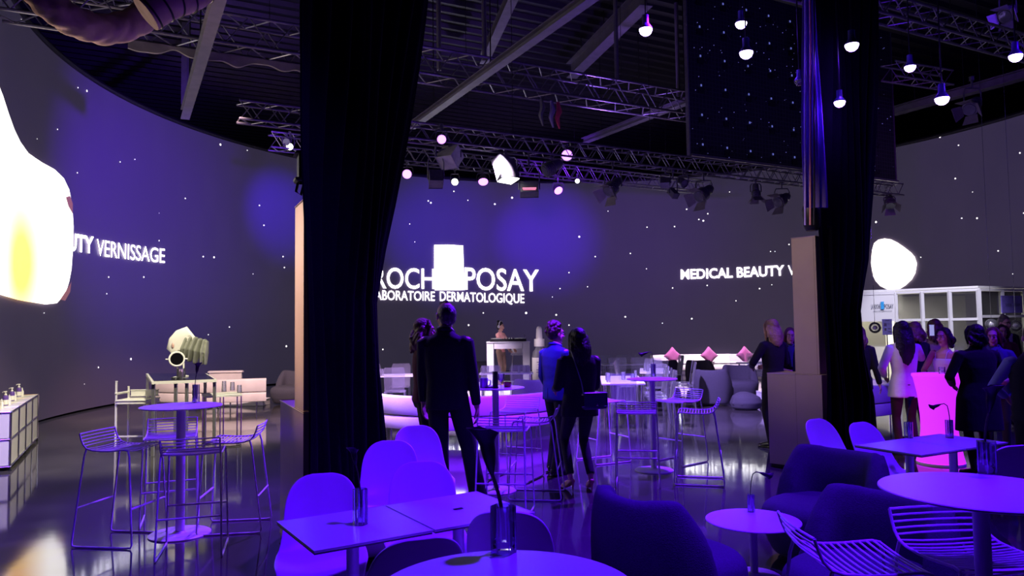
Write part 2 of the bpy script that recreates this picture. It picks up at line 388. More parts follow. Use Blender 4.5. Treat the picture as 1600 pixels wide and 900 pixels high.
# centre: the logo
wall_text('ROCH', (584, 450), (679, 451), hgt(650, 417.5, 450), .006)
wall_text('LA', (535, 449), (572, 450), hgt(650, 417.5, 450), .006)
wall_text('POSAY', (726, 452), (842, 455), hgt(780, 419, 454), .006)
wall_text('LABORATOIRE', (579, 468), (679, 470), hgt(650, 455, 470), .003)
wall_text('DERMATOLOGIQUE', (687, 470), (819, 473.5), hgt(750, 457, 472), .003)
def wall_patch(pts, name, m, r=.035, th=.0):
    b = MB(); vs = [b.bm.verts.new(wp(*p, r)) for p in pts]; b.face(vs)
    o = b.build(name, m, wall); return o
wall_patch([wall_hit(*p) for p in ((678, 383), (700, 382.5), (723, 384), (724, 418), (726, 453), (702, 453.5), (679, 453.5), (678, 418))], 'logo_block', glow)
# picture of a floating bottle at the left edge of the wall
def visual_mat(name, es, warm, loc=(0, 0, 0), sc=(1, 1, 1)):
    m = bpy.data.materials.new(name); m.use_nodes = True; nt = m.node_tree; N = nt.nodes; L = nt.links; b = N['Principled BSDF']
    tc = N.new('ShaderNodeTexCoord'); mp = N.new('ShaderNodeMapping'); mp.inputs['Location'].default_value = loc; mp.inputs['Scale'].default_value = sc
    n = N.new('ShaderNodeTexGradient'); n.gradient_type = 'SPHERICAL'; L.new(tc.outputs['Object'], mp.inputs['Vector']); L.new(mp.outputs[0], n.inputs['Vector'])
    cr = N.new('ShaderNodeValToRGB'); e = cr.color_ramp.elements; e[0].position = .05; e[0].color = (1, .95, .86, 1); e[1].position = .75; e[1].color = warm
    L.new(n.outputs['Fac'], cr.inputs['Fac']); L.new(cr.outputs['Color'], b.inputs['Emission Color']); b.inputs['Emission Strength'].default_value = es; b.inputs['Base Color'].default_value = (.2, .2, .2, 1)
    return m
def fan_patch(pts, name, m, r, rows=14):
    """smooth filled shape on the wall, as a grid between its upper and lower outline (pairs of points at one angle)"""
    b = MB(); b.sheet([[wp(t, zl + (zu - zl) * k / rows, r) for k in range(rows + 1)] for t, zu, zl in pts]); return b.build(name, m, wall)
top = [(0,155),(8,180),(15,200),(25,220),(38,238),(58,252),(80,264),(95,278),(104,300),(109,318)]
def lerp_outline(px, pts):
    for (x0, y0), (x1, y1) in zip(pts, pts[1:]):
        if x0 <= px <= x1: return y0 + (y1 - y0) * (px - x0) / (x1 - x0)
    return pts[-1][1]
topo = [(-30,60),(-15,110),(0,158),(8,182),(15,200),(25,220),(38,238),(58,252),(80,264),(95,278),(104,296),(109,318),(112.5,360)]
boto = [(-30,452),(0,462),(30,470),(70,476),(88,474),(99,462),(106,445),(111,415),(112.5,366)]
cols = []
for px in (-24,-15,-5,5,15,25,38,50,60,70,80,88,95,100,104,107,110,112):
    th, _ = wall_hit(px, 300); zu = wall_hit(px, lerp_outline(px, topo))[1]; zl = wall_hit(px, lerp_outline(px, boto))[1]; cols.append((th, zu, zl))
t0, zu0, zl0 = cols[0]; cols = [(math.radians(-129), zl0 + .2, zl0)] + [(math.radians(-124), zu0, zl0)] + cols if t0 > math.radians(-123) else cols
fan_patch(cols, 'bottle_picture', visual_mat('screen_bottle_picture', 2.6, (.75, .42, .08, 1), tuple(-v * .55 for v in wp(*wall_hit(28, 410))), (.55, .55, .55)), .05)
# ring reflections printed on the bottle picture
for pa in ([(97,308),(104,306),(108,318),(108,334),(101,322)], [(88,468),(99,452),(106,440),(104,456),(96,470)]):
    wall_patch([wall_hit(*p) for p in pa], 'bottle_detail', mat('screen_dark_red', (.2, .05, .05), .5, emis=(.25, .1, .12), es=1.0), .07)
# pale pebble at the right
peb_t = [(1362,410),(1364,392),(1368,380),(1375,374.5),(1385,372.5),(1395,374),(1405,379),(1415,386),(1425,394),(1431,401),(1434,411)]
peb_b = [(1362,412),(1364,430),(1368,439),(1375,447),(1385,452),(1395,454),(1405,452),(1415,446),(1425,437),(1431,427),(1434,413)]
cols = [(wall_hit(px, 410)[0], wall_hit(px, yt)[1], wall_hit(px, yb)[1]) for (px, yt), (_, yb) in zip(peb_t, peb_b)]
fan_patch(cols, 'pebble_picture', visual_mat('screen_pebble_picture', 2.2, (1, .93, .85, 1), tuple(-v for v in wp(*wall_hit(1395, 410)))), .05)

# ---- clad pillars and drapes
bronze = mat('bronze_panel', (.42, .34, .30), .42, .25, var=.06, scale=2, bump=.05, bscale=30)
blackm = mat('black_metal', (.02, .02, .025), .45, .5)
def pillar(label, corner, d_face, d_side, w_low, w_up, up_off, depth, zl, zu, seams):
    """corner: where the visible face starts; d_face runs along the face, d_side goes back from it"""
    t = thing('clad_pillar', label, 'pillar', corner)
    f = d_face.normalized(); s = d_side.normalized()
    def slab(o, w, dp, z0, z1, name, m):
        b = MB(); P = [o, o + f * w, o + f * w + s * dp, o + s * dp]
        ctr = (P[0] + P[2]) / 2; a = math.atan2(f.y, f.x); b.box((ctr.x, ctr.y, (z0 + z1) / 2), (w, dp, z1 - z0), a, .006); return b.build(name, m, t)
    slab(V(0, 0, 0), w_low, depth, .04, zl, 'counter_base', bronze)
    slab(f * .01 + s * .01, w_low - .02, depth - .02, 0, .04, 'plinth', blackm)
    slab(f * up_off + s * .0, w_up, depth * .9, zl, zu, 'column_shaft', bronze)
    for q in seams:
        slab(f * q - s * .002, .006, .004, .05, zl, 'panel_seam', blackm)
    slab(f * (up_off + w_up * .9) - s * .003, .006, .004, zl, zu - .02, 'panel_seam', blackm)
    return t
A0 = G(436, 840); A1 = G(447, 851); fd = (A1 - A0); fd.z = 0
pillar('tall bronze clad pillar with counter base beside the left black drape', V(A0.x, A0.y, 0), V(.43, -.9, 0), V(.9, .43, 0), 1.07, .37, .70, .12, 1.10, 2.57, (.70,))
C0 = G(1202, 729)
pillar('bronze clad pillar with counter base beside the right black drape', V(C0.x, C0.y, 0), V(.68, -.73, 0), V(.73, .68, 0), .66, .293, .35, .40, 1.09, 2.65, (.35,))

drape_m = mat('black_velvet_drape', (.0018, .0018, .003), .9, var=.3, scale=3, bump=.25, bscale=25, spec=.05)
def drape(name, label, prof, folds, amp, m=drape_m, th=.012, zt=9.45, along=60, seed=1, cat='curtain'):
    """prof: list of (z, left point, right point): a gathered cloth hanging between them"""
    rnd = random.Random(seed); ph = [rnd.uniform(-.6, .6) for _ in range(folds + 2)]
    grid = []
    zs = []
    for (z0, a0, b0), (z1, a1, b1) in zip(prof, prof[1:]):
        st = max(2, int(abs(z1 - z0) / .15))
        for k in range(st): q = k / st; q2 = q * q * (3 - 2 * q) if False else q; zs.append((z0 + (z1 - z0) * q, a0.lerp(a1, q2), b0.lerp(b1, q2)))
    zs.append(prof[-1])
    nn = folds * 8
    for (z, a, b_) in zs:
        d = (b_ - a); d.z = 0; nrm = V(d.y, -d.x, 0).normalized(); row = []
        for k in range(nn + 1):
            u = k / nn; w = u * folds; ii = int(w)
            off = math.sin(2 * PI * w + ph[ii] * .8) * amp * (.75 + .25 * math.sin(w * 1.7 + seed)) * min(1, 8 * u, 8 * (1 - u) + .15) + .03 * math.sin(z * 1.3 + w)
            p = a + d * u + nrm * off; row.append(V(p.x, p.y, z))
        grid.append(row)
    b = MB(); b.sheet(grid, th); o = b.build(name, m, None, 60); return tag(o, label, cat)
def dp(px, depth, z): q = floor_at(px, depth); return V(q.x, q.y, z)
def at_z(px, depth, z): a = V(0, depth, z); return on_line(a, V(1, 0, 0), px)
def dl(z, pl, dl_, pr, dr): return (z, at_z(pl, dl_, z), at_z(pr, dr, z))
drape('stage_drape', 'floor-length black drape gathered beside the left bronze pillar',
      [dl(.01, 479, 4.7, 612, 6.95), dl(.6, 479, 4.7, 606, 6.9), dl(1.3, 478, 4.7, 598, 6.8), dl(1.9, 478, 4.7, 594, 6.8), dl(2.4, 477, 4.7, 606, 6.8), dl(2.8, 476, 4.7, 618, 6.8), dl(3.4, 478, 4.7, 634, 6.8), dl(4.6, 476, 4.7, 664, 6.8), dl(9.4, 450, 4.7, 760, 6.9)], 9, .07, seed=3)
drape('stage_drape', 'floor-length black drape gathered beside the right bronze pillar',
      [dl(.01, 1290, 8.0, 1370, 8.7), dl(.8, 1290, 8.0, 1364, 8.7), dl(1.3, 1289, 7.98, 1350, 8.6), dl(1.8, 1286, 7.95, 1347, 8.6), dl(2.4, 1283, 7.95, 1361, 8.7), dl(3.2, 1279, 7.95, 1366, 8.7), dl(5.4, 1272, 7.95, 1370, 8.7), dl(9.4, 1262, 7.95, 1385, 8.7)], 8, .07, seed=5)
# ================================================================== FURNITURE
white_pl = mat('white_plastic', (.78, .78, .8), .38, var=.03, scale=3, spec=.4)
white_mt = mat('white_powder_coat', (.75, .75, .78), .4, .1, var=.04, scale=6)
wire_m = mat('pale_wire', (.72, .72, .76), .35, .0, var=.05)
laminate = mat('white_laminate', (.74, .74, .77), .34, var=.03, scale=2)
edge_m = mat('dark_table_edge', (.16, .14, .15), .5, var=.1)
blue_fab = mat('dark_boucle', (.062, .058, .085), .92, var=.15, scale=90, bump=.25, bscale=160)
clear = glass('clear_acrylic', (.93, .93, 1), .06, .17, .36)
crystal = glass('crystal_glass', (.8, .78, .95), .03, .10, .5)
petal = mat('dark_calla_petal', (.014, .004, .012), .45, var=.4, scale=30, spec=.3)
stem_m = mat('calla_stem', (.06, .10, .035), .5, var=.3, scale=40)
chrome = mat('chrome', (.75, .75, .78), .15, 1.0, var=.02)

# ---- wire bar stool
def hee():
    t = thing('wire_bar_stool', 'x', 'bar stool')
    prof = [(-.195, .742), (-.16, .75), (-.11, .746), (-.04, .740), (.04, .738), (.12, .744), (.165, .758), (.195, .79), (.212, .83), (.225, .872)]
    w = .205; b = MB()
    for sx in (-1, 1): b.tube([V(sx * w, y, z) for y, z in prof], .0065, 8)
    # slats along the profile
    L = [0]
    for (a, c), (d, e) in zip(prof, prof[1:]): L.append(L[-1] + math.hypot(d - a, e - c))
    def at(s):
        for i in range(len(prof) - 1):
            if s <= L[i + 1] + 1e-9:
                k = (s - L[i]) / (L[i + 1] - L[i]); return (prof[i][0] + (prof[i + 1][0] - prof[i][0]) * k, prof[i][1] + (prof[i + 1][1] - prof[i][1]) * k)
        return prof[-1]
    seat_len = L[6]; back_len = L[-1]
    for k in range(13):
        y, z = at(seat_len * k / 12); b.tube([V(-w, y, z), V(-w * .5, y, z - .006), V(0, y, z - .008), V(w * .5, y, z - .006), V(w, y, z)], .0045, 6)
    b.build('seat', wire_m, t)
    b = MB()
    for k in range(1, 6):
        y, z = at(seat_len + (back_len - seat_len) * k / 5); b.tube([V(-w, y, z), V(-w * .5, y + .012, z), V(0, y + .016, z), V(w * .5, y + .012, z), V(w, y, z)], .0055 if k == 5 else .0045, 6)
    b.build('backrest', wire_m, t)
    for sx in (-1, 1):
        b = MB(); P = [V(sx * w, -.19, .742), V(sx * (w + .004), -.205, .70), V(sx * (w + .02), -.245, .03), V(sx * (w + .021), -.235, .010), V(sx * (w + .021), -.2, .008), V(sx * (w + .021), .22, .008), V(sx * (w + .021), .255, .012), V(sx * (w + .02), .262, .035), V(sx * (w + .004), .18, .70), V(sx * w, .165, .752)]
        b.tube(P, .0075, 8); b.build('side_frame', wire_m, t)
    b = MB(); b.tube([V(-.222, -.228, .30), V(.222, -.228, .30)], .0085, 8); b.build('footrest', wire_m, t)
    b = MB(); b.tube([V(-.218, .234, .30), V(.218, .234, .30)], .007, 8); b.build('stretcher', wire_m, t)
    return t
stool = hee()
_first = {}
def place(proto, key, label, px, depth, rz, group=None):
    p = floor_at(px, depth)
    if key not in _first: _first[key] = 1; o = proto; o.location = p; o.rotation_euler = (0, 0, rz); o['label'] = label
    else: o = dup(proto, p, rz, label)
    if group: o['group'] = group
    elif 'group' in o: del o['group']
    return o
R_ = math.radians
SG = 'wire bar stools around the high tables'
for lab, px, d, a in (
    ('wire bar stool at far left of the left high table, back to the screen', 190, 6.02, R_(82)),
    ('wire bar stool behind the left high table, facing the camera', 266, 6.62, R_(22)),
    ('wire bar stool in front of the left high table, its back to the camera', 302, 5.72, R_(196)),
    ('wire bar stool on the right side of the left high table near the bronze pillar', 366, 6.36, R_(-82)),
    ('wire bar stool behind the woman with the shoulder bag', 944, 9.25, R_(115)),
    ('wire bar stool in front of the centre high table, its back to the camera', 997, 7.92, R_(170)),
    ('wire bar stool behind the centre high table, turned to the left', 1062, 9.1, R_(-50)),
    ('wire bar stool right of the centre high table, nearest the dark armchair', 1092, 7.95, R_(-105)),
    ('wire bar stool beside the man in the blue suit, its back against him', 838, 7.4, R_(-98)),
    ('wire bar stool on the far side of the high table with the purple mug', 806, 8.25, R_(-25)),
    ('wire bar stool half hidden behind the legs of the man in the dark suit', 790, 6.75, R_(170)),
    ('wire bar stool in the right foreground seen from its side', 1346, 2.95, R_(88)),
    ('wire bar stool under the round high table in the right foreground', 1536, 2.98, R_(6))):
    place(stool, 'stool', lab, px, d, a, SG)

# ---- round high table and low round table
def round_table(name, label, px, depth, h, r, rb, cat='table', pole=.028, rz=0):
    t = thing(name, label, cat, floor_at(px, depth), rz)
    b = MB(); b.lathe([(0, h - .012), (r - .012, h - .012), (r, h - .008), (r, h - .003), (r - .003, h), (0, h)], seg=72); b.build('tabletop', laminate, t)
    b = MB(); b.lathe([(0, h - .03), (.09, h - .03), (.09, h - .013), (0, h - .013)], seg=32); b.build('mounting_plate', white_mt, t)
    b = MB(); b.lathe([(0, .012), (pole, .012), (pole, h - .03), (0, h - .03)], seg=24); b.build('pole', white_mt, t)
    b = MB(); b.lathe([(0, 0), (rb, 0), (rb, .008), (rb - .01, .014), (pole + .02, .018), (pole + .004, .03), (0, .03)], seg=64); b.build('base_plate', white_mt, t)
    return t
round_table('round_high_table', 'round white high table among four wire stools on the left', 281, 6.18, 1.05, .32, .24, pole=.036)
round_table('round_high_table', 'round white high table with stools in the centre, a calla vase on it', 1022, 8.6, 1.05, .29, .22, pole=.034)
round_table('round_high_table', 'round white high table with a mug, beside the man in the dark suit', 776, 7.64, 1.05, .30, .2, pole=.034)
round_table('round_high_table', 'large round high table at the right edge of the foreground', 1553, 2.72, 1.05, .335, .24)
round_table('round_high_table', 'round high table cut off by the bottom edge of the photo', 800, 1.76, 1.05, .31, .24)
round_table('round_side_table', 'low round side table between the dark armchairs, a small vase on it', 1179, 4.97, .37, .305, .17, pole=.025)
round_table('round_side_table', 'low round side table mostly cut off by the bottom edge, beside the armchair', 1178, 3.55, .02 + .37, .2, .16, pole=.02) if False else None

# ---- square café tables pushed together in pairs
def cafe_table(label, corner, w, dp_, h=.74, rz=0):
    t = thing('square_cafe_table', label, 'table', corner, rz)
    b = MB(); b.box((w / 2, dp_ / 2, h - .006), (w - .004, dp_ - .004, .012), 0, .002); b.build('tabletop', laminate, t)
    b = MB(); b.box((w / 2, dp_ / 2, h - .016), (w - .012, dp_ - .012, .008)); b.build('edge_band', edge_m, t)
    b = MB(); b.lathe([(0, .012), (.03, .012), (.03, h - .02), (0, h - .02)], (w / 2, dp_ / 2, 0), 24); b.build('pole', white_mt, t)
    b = MB(); b.lathe([(0, 0), (.2, 0), (.2, .008), (.05, .016), (0, .016)], (w / 2, dp_ / 2, 0), 48); b.build('base_plate', white_mt, t)
    return t
pA = G(445, 812, .74); pB = G(490, 861, .74); pC = G(757, 767, .74); pD = G(835, 798, .74)
u1 = ((pC - pA) + (pD - pB)); u1.z = 0; L1 = u1.length / 2; a1 = math.atan2(u1.y, u1.x); org = V(pB.x, pB.y, 0)
dep1 = abs((pA - pB).dot(V(-math.sin(a1), math.cos(a1), 0)))
cafe_table('left square white café table of the foreground pair, near the drape', org, L1 / 2 - .002, dep1, rz=a1)
cafe_table('right square white café table of the foreground pair, near the man in the dark suit', org + V(math.cos(a1), math.sin(a1), 0) * (L1 / 2 + .002), L1 / 2 - .002, dep1, rz=a1)
qA = G(1348, 693, .74); qB = G(1440, 711, .74); qD = G(1576, 691, .74); qC = G(1445, 680, .74)
u2 = qD - qB; u2.z = 0; L2 = u2.length; a2 = math.atan2(u2.y, u2.x); dep2 = abs((qA - qB).dot(V(-math.sin(a2), math.cos(a2), 0))); org2 = V(qB.x, qB.y, 0)
cafe_table('left square white café table of the right-hand pair, a calla vase on it', org2, L2 / 2 - .002, dep2, rz=a2)
cafe_table('right square white café table of the right-hand pair, behind the round high table', org2 + V(math.cos(a2), math.sin(a2), 0) * (L2 / 2 + .002), L2 / 2 - .002, dep2, rz=a2)

# ---- one-piece cantilever plastic chair
def panton():
    # (y, z, half width, edge forward offset)
    P = [(.250, .835, .055, .0), (.247, .828, .10, .004), (.240, .81, .14, .01), (.228, .77, .178, .022), (.205, .70, .203, .035), (.175, .61, .208, .045), (.14, .53, .215, .05), (.09, .465, .228, .045), (.02, .425, .24, .02),
         (-.07, .41, .245, 0), (-.15, .415, .24, -.01), (-.205, .415, .228, -.01), (-.235, .39, .215, 0), (-.225, .33, .2, .01), (-.17, .24, .19, .03), (-.09, .15, .195, .05), (.0, .08, .21, .07), (.1, .035, .23, .06), (.2, .012, .25, .02), (.23, .006, .252, 0)]
    g = []
    for i, (y, z, hw, ed) in enumerate(P):
        row = []
        for k in range(-6, 7):
            q = k / 6.0; e = abs(q) ** 3
            if i < 8: yy, zz = y - ed * 1.3 * e, z
            elif i < 12: yy, zz = y, z + .035 * e * (1 - (i - 8) * .12)
            else: yy, zz = y + ed * e, z - (.0 if z < .03 else .02) * e
            row.append(V(q * hw, yy, zz))
        g.append(row)
    b = MB(); b.sheet(g)
    o = b.build('cantilever_chair', white_pl, None, None)
    md = o.modifiers.new('thick', 'SOLIDIFY'); md.thickness = .014; md.offset = 0
    md = o.modifiers.new('sub', 'SUBSURF'); md.levels = 2; md.render_levels = 2
    return tag(o, 'x', 'chair')
pan = panton(); CG = 'white one-piece plastic chairs at the café tables'
for lab, px, d, a in (
    ('white plastic chair at the left end of the foreground café tables', 503, 4.08, R_(14)),
    ('white plastic chair behind the foreground café tables, nearest the dark suit trousers', 665, 4.42, R_(12)),
    ('white plastic chair directly right of the hem of the left drape', 608, 5.3, R_(6)),
    ('white plastic chair brightly lit behind the two standing people', 660, 6.15, R_(20)),
    ('white plastic chair with its dark back to the camera, centre bottom edge', 640, 3.2, R_(200)),
    ('white plastic chair right of the foreground vase, its back to the camera', 806, 3.62, R_(172)),
    ('white plastic chair right of the right drape, leftmost at the right café tables', 1318, 6.25, R_(30)),
    ('white plastic chair behind the right café tables, under the white blazer', 1390, 6.0, R_(28)),
    ('white plastic chair on the near side of the right café tables, back to camera', 1545, 5.2, R_(195))):
    place(pan, 'pan', lab, px, d, a, CG)

# ---- rounded lounge chair
def lounge(v=.022, scale=1.0):
    t = thing('lounge_chair', 'x', 'armchair')
    b = MB()   # front is -Y
    b.eloft([(V(0, -.06, .03), .30, .30), (V(0, -.06, .05), .34, .33), (V(0, -.08, .16), .375, .365), (V(0, -.09, .28), .395, .385), (V(0, -.09, .36), .385, .375), (V(0, -.09, .405), .34, .33), (V(0, -.09, .42), .25, .24)], 40, p=2.7)
    remeshed(b, 'seat', blue_fab, t, v, 6)
    b = MB(); R0 = []
    # shell of the back: U-shaped slices rising from the floor, thickest at mid height, corners pulled up
    nz = 16
    for q in range(nz + 1):
        u = q / nz; ring = []
        spread = .335 + .03 * math.sin(u * PI * .9); reach = .30 - .20 * u ** 1.5 ; thk = .088 + .03 * math.sin(u * PI) - .03 * max(0, u - .8) / .2
        path = []
        for k in range(25):
            w = k / 24 * 2 - 1; a = w * R_(84); r = 1.0
            x = math.sin(a) * spread; y = .03 + math.cos(a) * .235 - (max(0, abs(w) - .72) / .28) * reach * .6
            zt_ = .735 + .075 * abs(w) ** 3 - .23 * max(0, abs(w) - .78) / .22
            path.append((x, y, .03 + (zt_ - .03) * u, a))
        outer = [V(x + math.sin(a) * thk * .5, y + math.cos(a) * thk * .5, z) for x, y, z, a in path]
        inner = [V(x - math.sin(a) * thk, y - math.cos(a) * thk, z) for x, y, z, a in path]
        R0.append(outer + list(reversed(inner)))
    b.rings(R0)
    o = remeshed(b, 'backrest', blue_fab, t, v, 22)
    return t
lng = lounge(); LG = 'dark rounded lounge chairs'
for lab, px, d, a in (
    ('dark blue lounge chair in front of the right bronze pillar, facing left', 1300, 5.35, R_(-52)),
    ('dark blue lounge chair behind the wire stool in the right foreground', 1372, 3.95, R_(-52)),
    ('dark blue lounge chair in the centre foreground, its back to the camera', 1030, 4.2, R_(122)),
    ('mauve-lit lounge chair left of the beanbag, its back to the camera', 1114, 15.5, R_(150)),
    ('lounge chair behind the beanbag, facing the camera', 1156, 16.8, R_(-12)),
    ('lounge chair farthest back, in front of the white curved sofa', 1096, 19.4, R_(10)),
    ('lounge chair lit blue behind the left pillar, right of the beige sofa', 456, 16.9, R_(-15)),
    ('lounge chair directly left of the DJ booth, lit blue', 747, 20.6, R_(0)),
    ('purple lounge chair between the DJ booth and the man in the blue suit', 835, 13.4, R_(170)),
    ('small dark lounge chair behind the centre high table vase', 1040, 20.0, R_(160))):
    place(lng, 'lng', lab, px, d, a, LG)
b = MB(); b.eloft([(V(0, 0, .0), .20, .18), (V(0, 0, .04), .28, .25), (V(.01, 0, .14), .31, .28), (V(.0, 0, .24), .27, .24), (V(-.03, 0, .31), .17, .16), (V(-.04, 0, .345), .06, .06)], 40)
for k in range(9):
    a = k * .7; b.capsule([V(-.04, 0, .33), V(-.04 + .2 * math.cos(a), .17 * math.sin(a), .25), V(.3 * math.cos(a), .26 * math.sin(a), .12)], [.02, .03, .02], 8)
o = remeshed(b, 'beanbag', blue_fab, None, .015, 3); o.location = floor_at(1166, 14.6); tag(o, 'mauve-lit creased beanbag on the floor in front of the lounge chairs', 'beanbag')

# ---- curved banquettes
sofa_m = mat('cream_leather', (.68, .63, .62), .42, var=.05, scale=5, bump=.06, bscale=40)
def arc_sofa(label, c, R, a0, a1, outside=True, hb=.67, hs=.42, depth=.72, legs=9, cat='sofa', m=None, name='curved_sofa', cloth=None):
    """backrest on the outer radius; angles in degrees, 0 is towards +Y, clockwise"""
    m = m or sofa_m; t = thing(name, label, cat, c); n = max(8, int(abs(a1 - a0) / 3))
    def P(a, r, z): a = R_(a); return V(math.sin(a) * r, math.cos(a) * r, z)
    def ring(prof, nm):
        b = MB(); b.rings([[P(a0 + (a1 - a0) * i / n, r, z) for r, z in prof] for i in range(n + 1)]); b.build(nm, m, t)
    def rr(r0, r1, z0, z1, e=.03): return [(r0 + e, z0), (r1 - e, z0), (r1 - e * .3, z0 + e * .3), (r1, z0 + e), (r1, z1 - e), (r1 - e * .3, z1 - e * .3), (r1 - e, z1), (r0 + e, z1), (r0 + e * .3, z1 - e * .3), (r0, z1 - e), (r0, z0 + e), (r0 + e * .3, z0 + e * .3)]
    ring(rr(R - .17, R, .395, hb), 'backrest'); ring(rr(R - depth, R - .005, .19, .385), 'seat_base'); ring(rr(R - depth - .01, R - .175, .385, hs + .03), 'seat_cushion')
    for i in range(legs):
        for r in (R - .06, R - depth + .08):
            b = MB(); p = P(a0 + 4 + (a1 - a0 - 8) * i / max(1, legs - 1), r, 0); b.cyl(p, p + V(0, 0, .2), .014, seg=10); b.build('leg', chrome, t)
    return t
arc_sofa('round cream banquette seen from outside, lit violet, in front of the DJ booth', V(-.75, 12.35, 0), 1.68, 92, 268, legs=9)
arc_sofa('beige curved sofa on the left, behind the white stool table', V(-6.2, 18.1, 0), 2.75, 158, 210, legs=5)
arc_sofa('long white curved sofa at the foot of the screen, cushions on it', V(6.3, 20.5, 0), 4.6, -22, 26, hb=.68, legs=7)
arc_sofa('violet curved sofa seen between the right drape and the white blazer', V(5.2, 12.8, 0), 1.25, 70, 200, legs=5)
t = thing('bench_seat', 'pale pink padded bench back standing beyond the beige sofa', 'sofa', floor_at(348, 17.4), ANG * .3)
b = MB(); b.box((0, .28, .52), (.82, .16, .42), 0, .04); b.build('backrest', sofa_m, t)
b = MB(); b.box((0, -.05, .31), (.82, .7, .2), 0, .04); b.build('seat_base', sofa_m, t)
for sx in (-1, 1):
    for sy in (-.33, .28): b = MB(); b.cyl(V(sx * .36, sy, 0), V(sx * .36, sy, .22), .014, seg=10); b.build('leg', chrome, t)
b = MB(); b.box((0, 0, .07), (1.5, .5, .14), 0, .01); o = b.build('light_strip_slab', white_pl); o.location = floor_at(365, 16.75); tag(o, 'low white slab added for the pale strip of light under the beige sofa', 'platform')  # slab added to give the strip of light under the sofa
cush = mat('plum_cushion', (.2, .03, .13), .8, var=.15, scale=30, sheen=.3)
def cushion(px, d, s=.42, lab=''):
    b = MB(); n = 12; g0 = []; g1 = []
    for i in range(n + 1):
        r0 = []; r1 = []
        for j in range(n + 1):
            x = i / n * 2 - 1; y = j / n * 2 - 1; k = (1 - x ** 4) * (1 - y ** 4); pin = 1 - .08 * (1 - abs(x)) * 0
            fx = x * (1 - .10 * (1 - y * y)) * .5 * s; fz = y * (1 - .10 * (1 - x * x)) * .5 * s
            r0.append(V(fx, -.075 * k ** .6, fz)); r1.append(V(fx, .075 * k ** .6, fz))
        g0.append(r0); g1.append(r1)
    b.sheet(g0); b.sheet(g1); bmesh.ops.remove_doubles(b.bm, verts=b.bm.verts, dist=.0005)
    o = b.build('cushion', cush); p = floor_at(px, d); o.location = (p.x, p.y, .66); o.rotation_euler = (R_(-12), R_(45), 0); return tag(o, lab, 'cushion', 'plum cushions on the white sofa')
for px, lab in ((1052, 'plum cushion leftmost on the white curved sofa'), (1109, 'plum cushion above the farthest lounge chair'), (1165, 'plum cushion rightmost on the white sofa, above the beanbag')):
    cushion(px, 24.35 if px != 1165 else 24.3, .46, lab)

# ---- clear acrylic chairs
def ghost():
    t = thing('acrylic_chair', 'x', 'chair')
    b = MB(); b.box((0, -.02, .455), (.42, .42, .022), 0, .01); b.build('seat', clear, t)
    b = MB(); g = []
    for i in range(9):
        q = i / 8; z = .47 + .46 * q; hw = .185 + .02 * q - (.03 * max(0, q - .85) / .15) ** 1.0
        g.append([V(x * hw, .185 + .07 * q - .02 * x * x, z) for x in (-1, -.75, -.4, 0, .4, .75, 1)])
    b.sheet(g, .014); b.build('backrest', clear, t)
    for sx in (-1, 1):
        for sy in (-1, 1):
            b = MB(); b.tube([V(sx * .185, sy * .18 - .01, .45), V(sx * .2, sy * .20 - .01 + (.03 if sy > 0 else -.01), 0)], [.02, .013], 6); b.build('leg', clear, t)
    return t
gh = ghost()
rnd = random.Random(11)
def ghosts(spots, lab, group):
    for px, d, a in spots: place(gh, 'gh', lab, px, d, R_(a) + rnd.uniform(-.12, .12), group)
# banquet tables in the same zones, with tumblers
def long_table(label, px, d, w, dp_, rz, h=.74):
    t = thing('banquet_table', label, 'table', floor_at(px, d), rz)
    b = MB(); b.box((0, 0, h - .012), (w, dp_, .024), 0, .004); b.build('tabletop', clear if 'clear' in label else laminate, t)
    for sx in (-1, 1):
        for sy in (-1, 1): b = MB(); b.cyl(V(sx * (w / 2 - .06), sy * (dp_ / 2 - .06), 0), V(sx * (w / 2 - .06), sy * (dp_ / 2 - .06), h - .02), .016, seg=10); b.build('leg', chrome, t)
    return t
TS = [('white banquet table among acrylic chairs left of the couple', 622, 15.0, 1.9, .7, R_(4)),
      ('white banquet table in front of the DJ booth with glasses', 792, 15.3, 1.1, .6, 0),
      ('white banquet table behind the centre high table, nearest the camera', 972, 12.9, .7, 1.9, R_(-6)),
      ('white banquet table among the acrylic chairs farther back', 1024, 15.4, .6, 1.5, R_(-10)),
      ('white banquet table right behind the beanbag', 1188, 18.0, .9, .7, R_(5)),
      ('white banquet table farthest back among the acrylic chairs', 988, 18.2, 1.5, .7, R_(4))]
T = [long_table(*a) for a in TS]
def around(ti, sides, lab, group):
    """chairs pushed up to the table; sides: list of (side, how many)"""
    tt = T[ti]; w, dd = TS[ti][3], TS[ti][4]; a = tt.rotation_euler.z
    for side, n in sides:
        for k in range(n):
            q = (k + .5) / n - .5
            x, y, rz = {'f': (q * w, -dd / 2 - .26, PI), 'b': (q * w, dd / 2 + .26, 0), 'l': (-w / 2 - .26, q * dd, PI / 2), 'r': (w / 2 + .26, q * dd, -PI / 2)}[side]
            p = tt.location + V(x * math.cos(a) - y * math.sin(a), x * math.sin(a) + y * math.cos(a), 0); rz += a + rnd.uniform(-.14, .14)
            if 'gh' not in _first: _first['gh'] = 1; o = gh; o.location = p; o.rotation_euler = (0, 0, rz); o['label'] = lab
            else: o = dup(gh, p, rz, lab)
            o['group'] = group
around(0, [('f', 3), ('b', 3)], 'clear acrylic chair in the cluster between the left drape and the couple', 'acrylic chairs left of the couple')
around(1, [('f', 2), ('l', 1), ('r', 1)], 'clear acrylic chair standing in front of the white DJ booth', 'acrylic chairs before the DJ booth')
around(2, [('f', 1), ('l', 3), ('r', 3)], 'clear acrylic chair in the crowd of chairs behind the centre high table', 'acrylic chairs behind the centre high table')
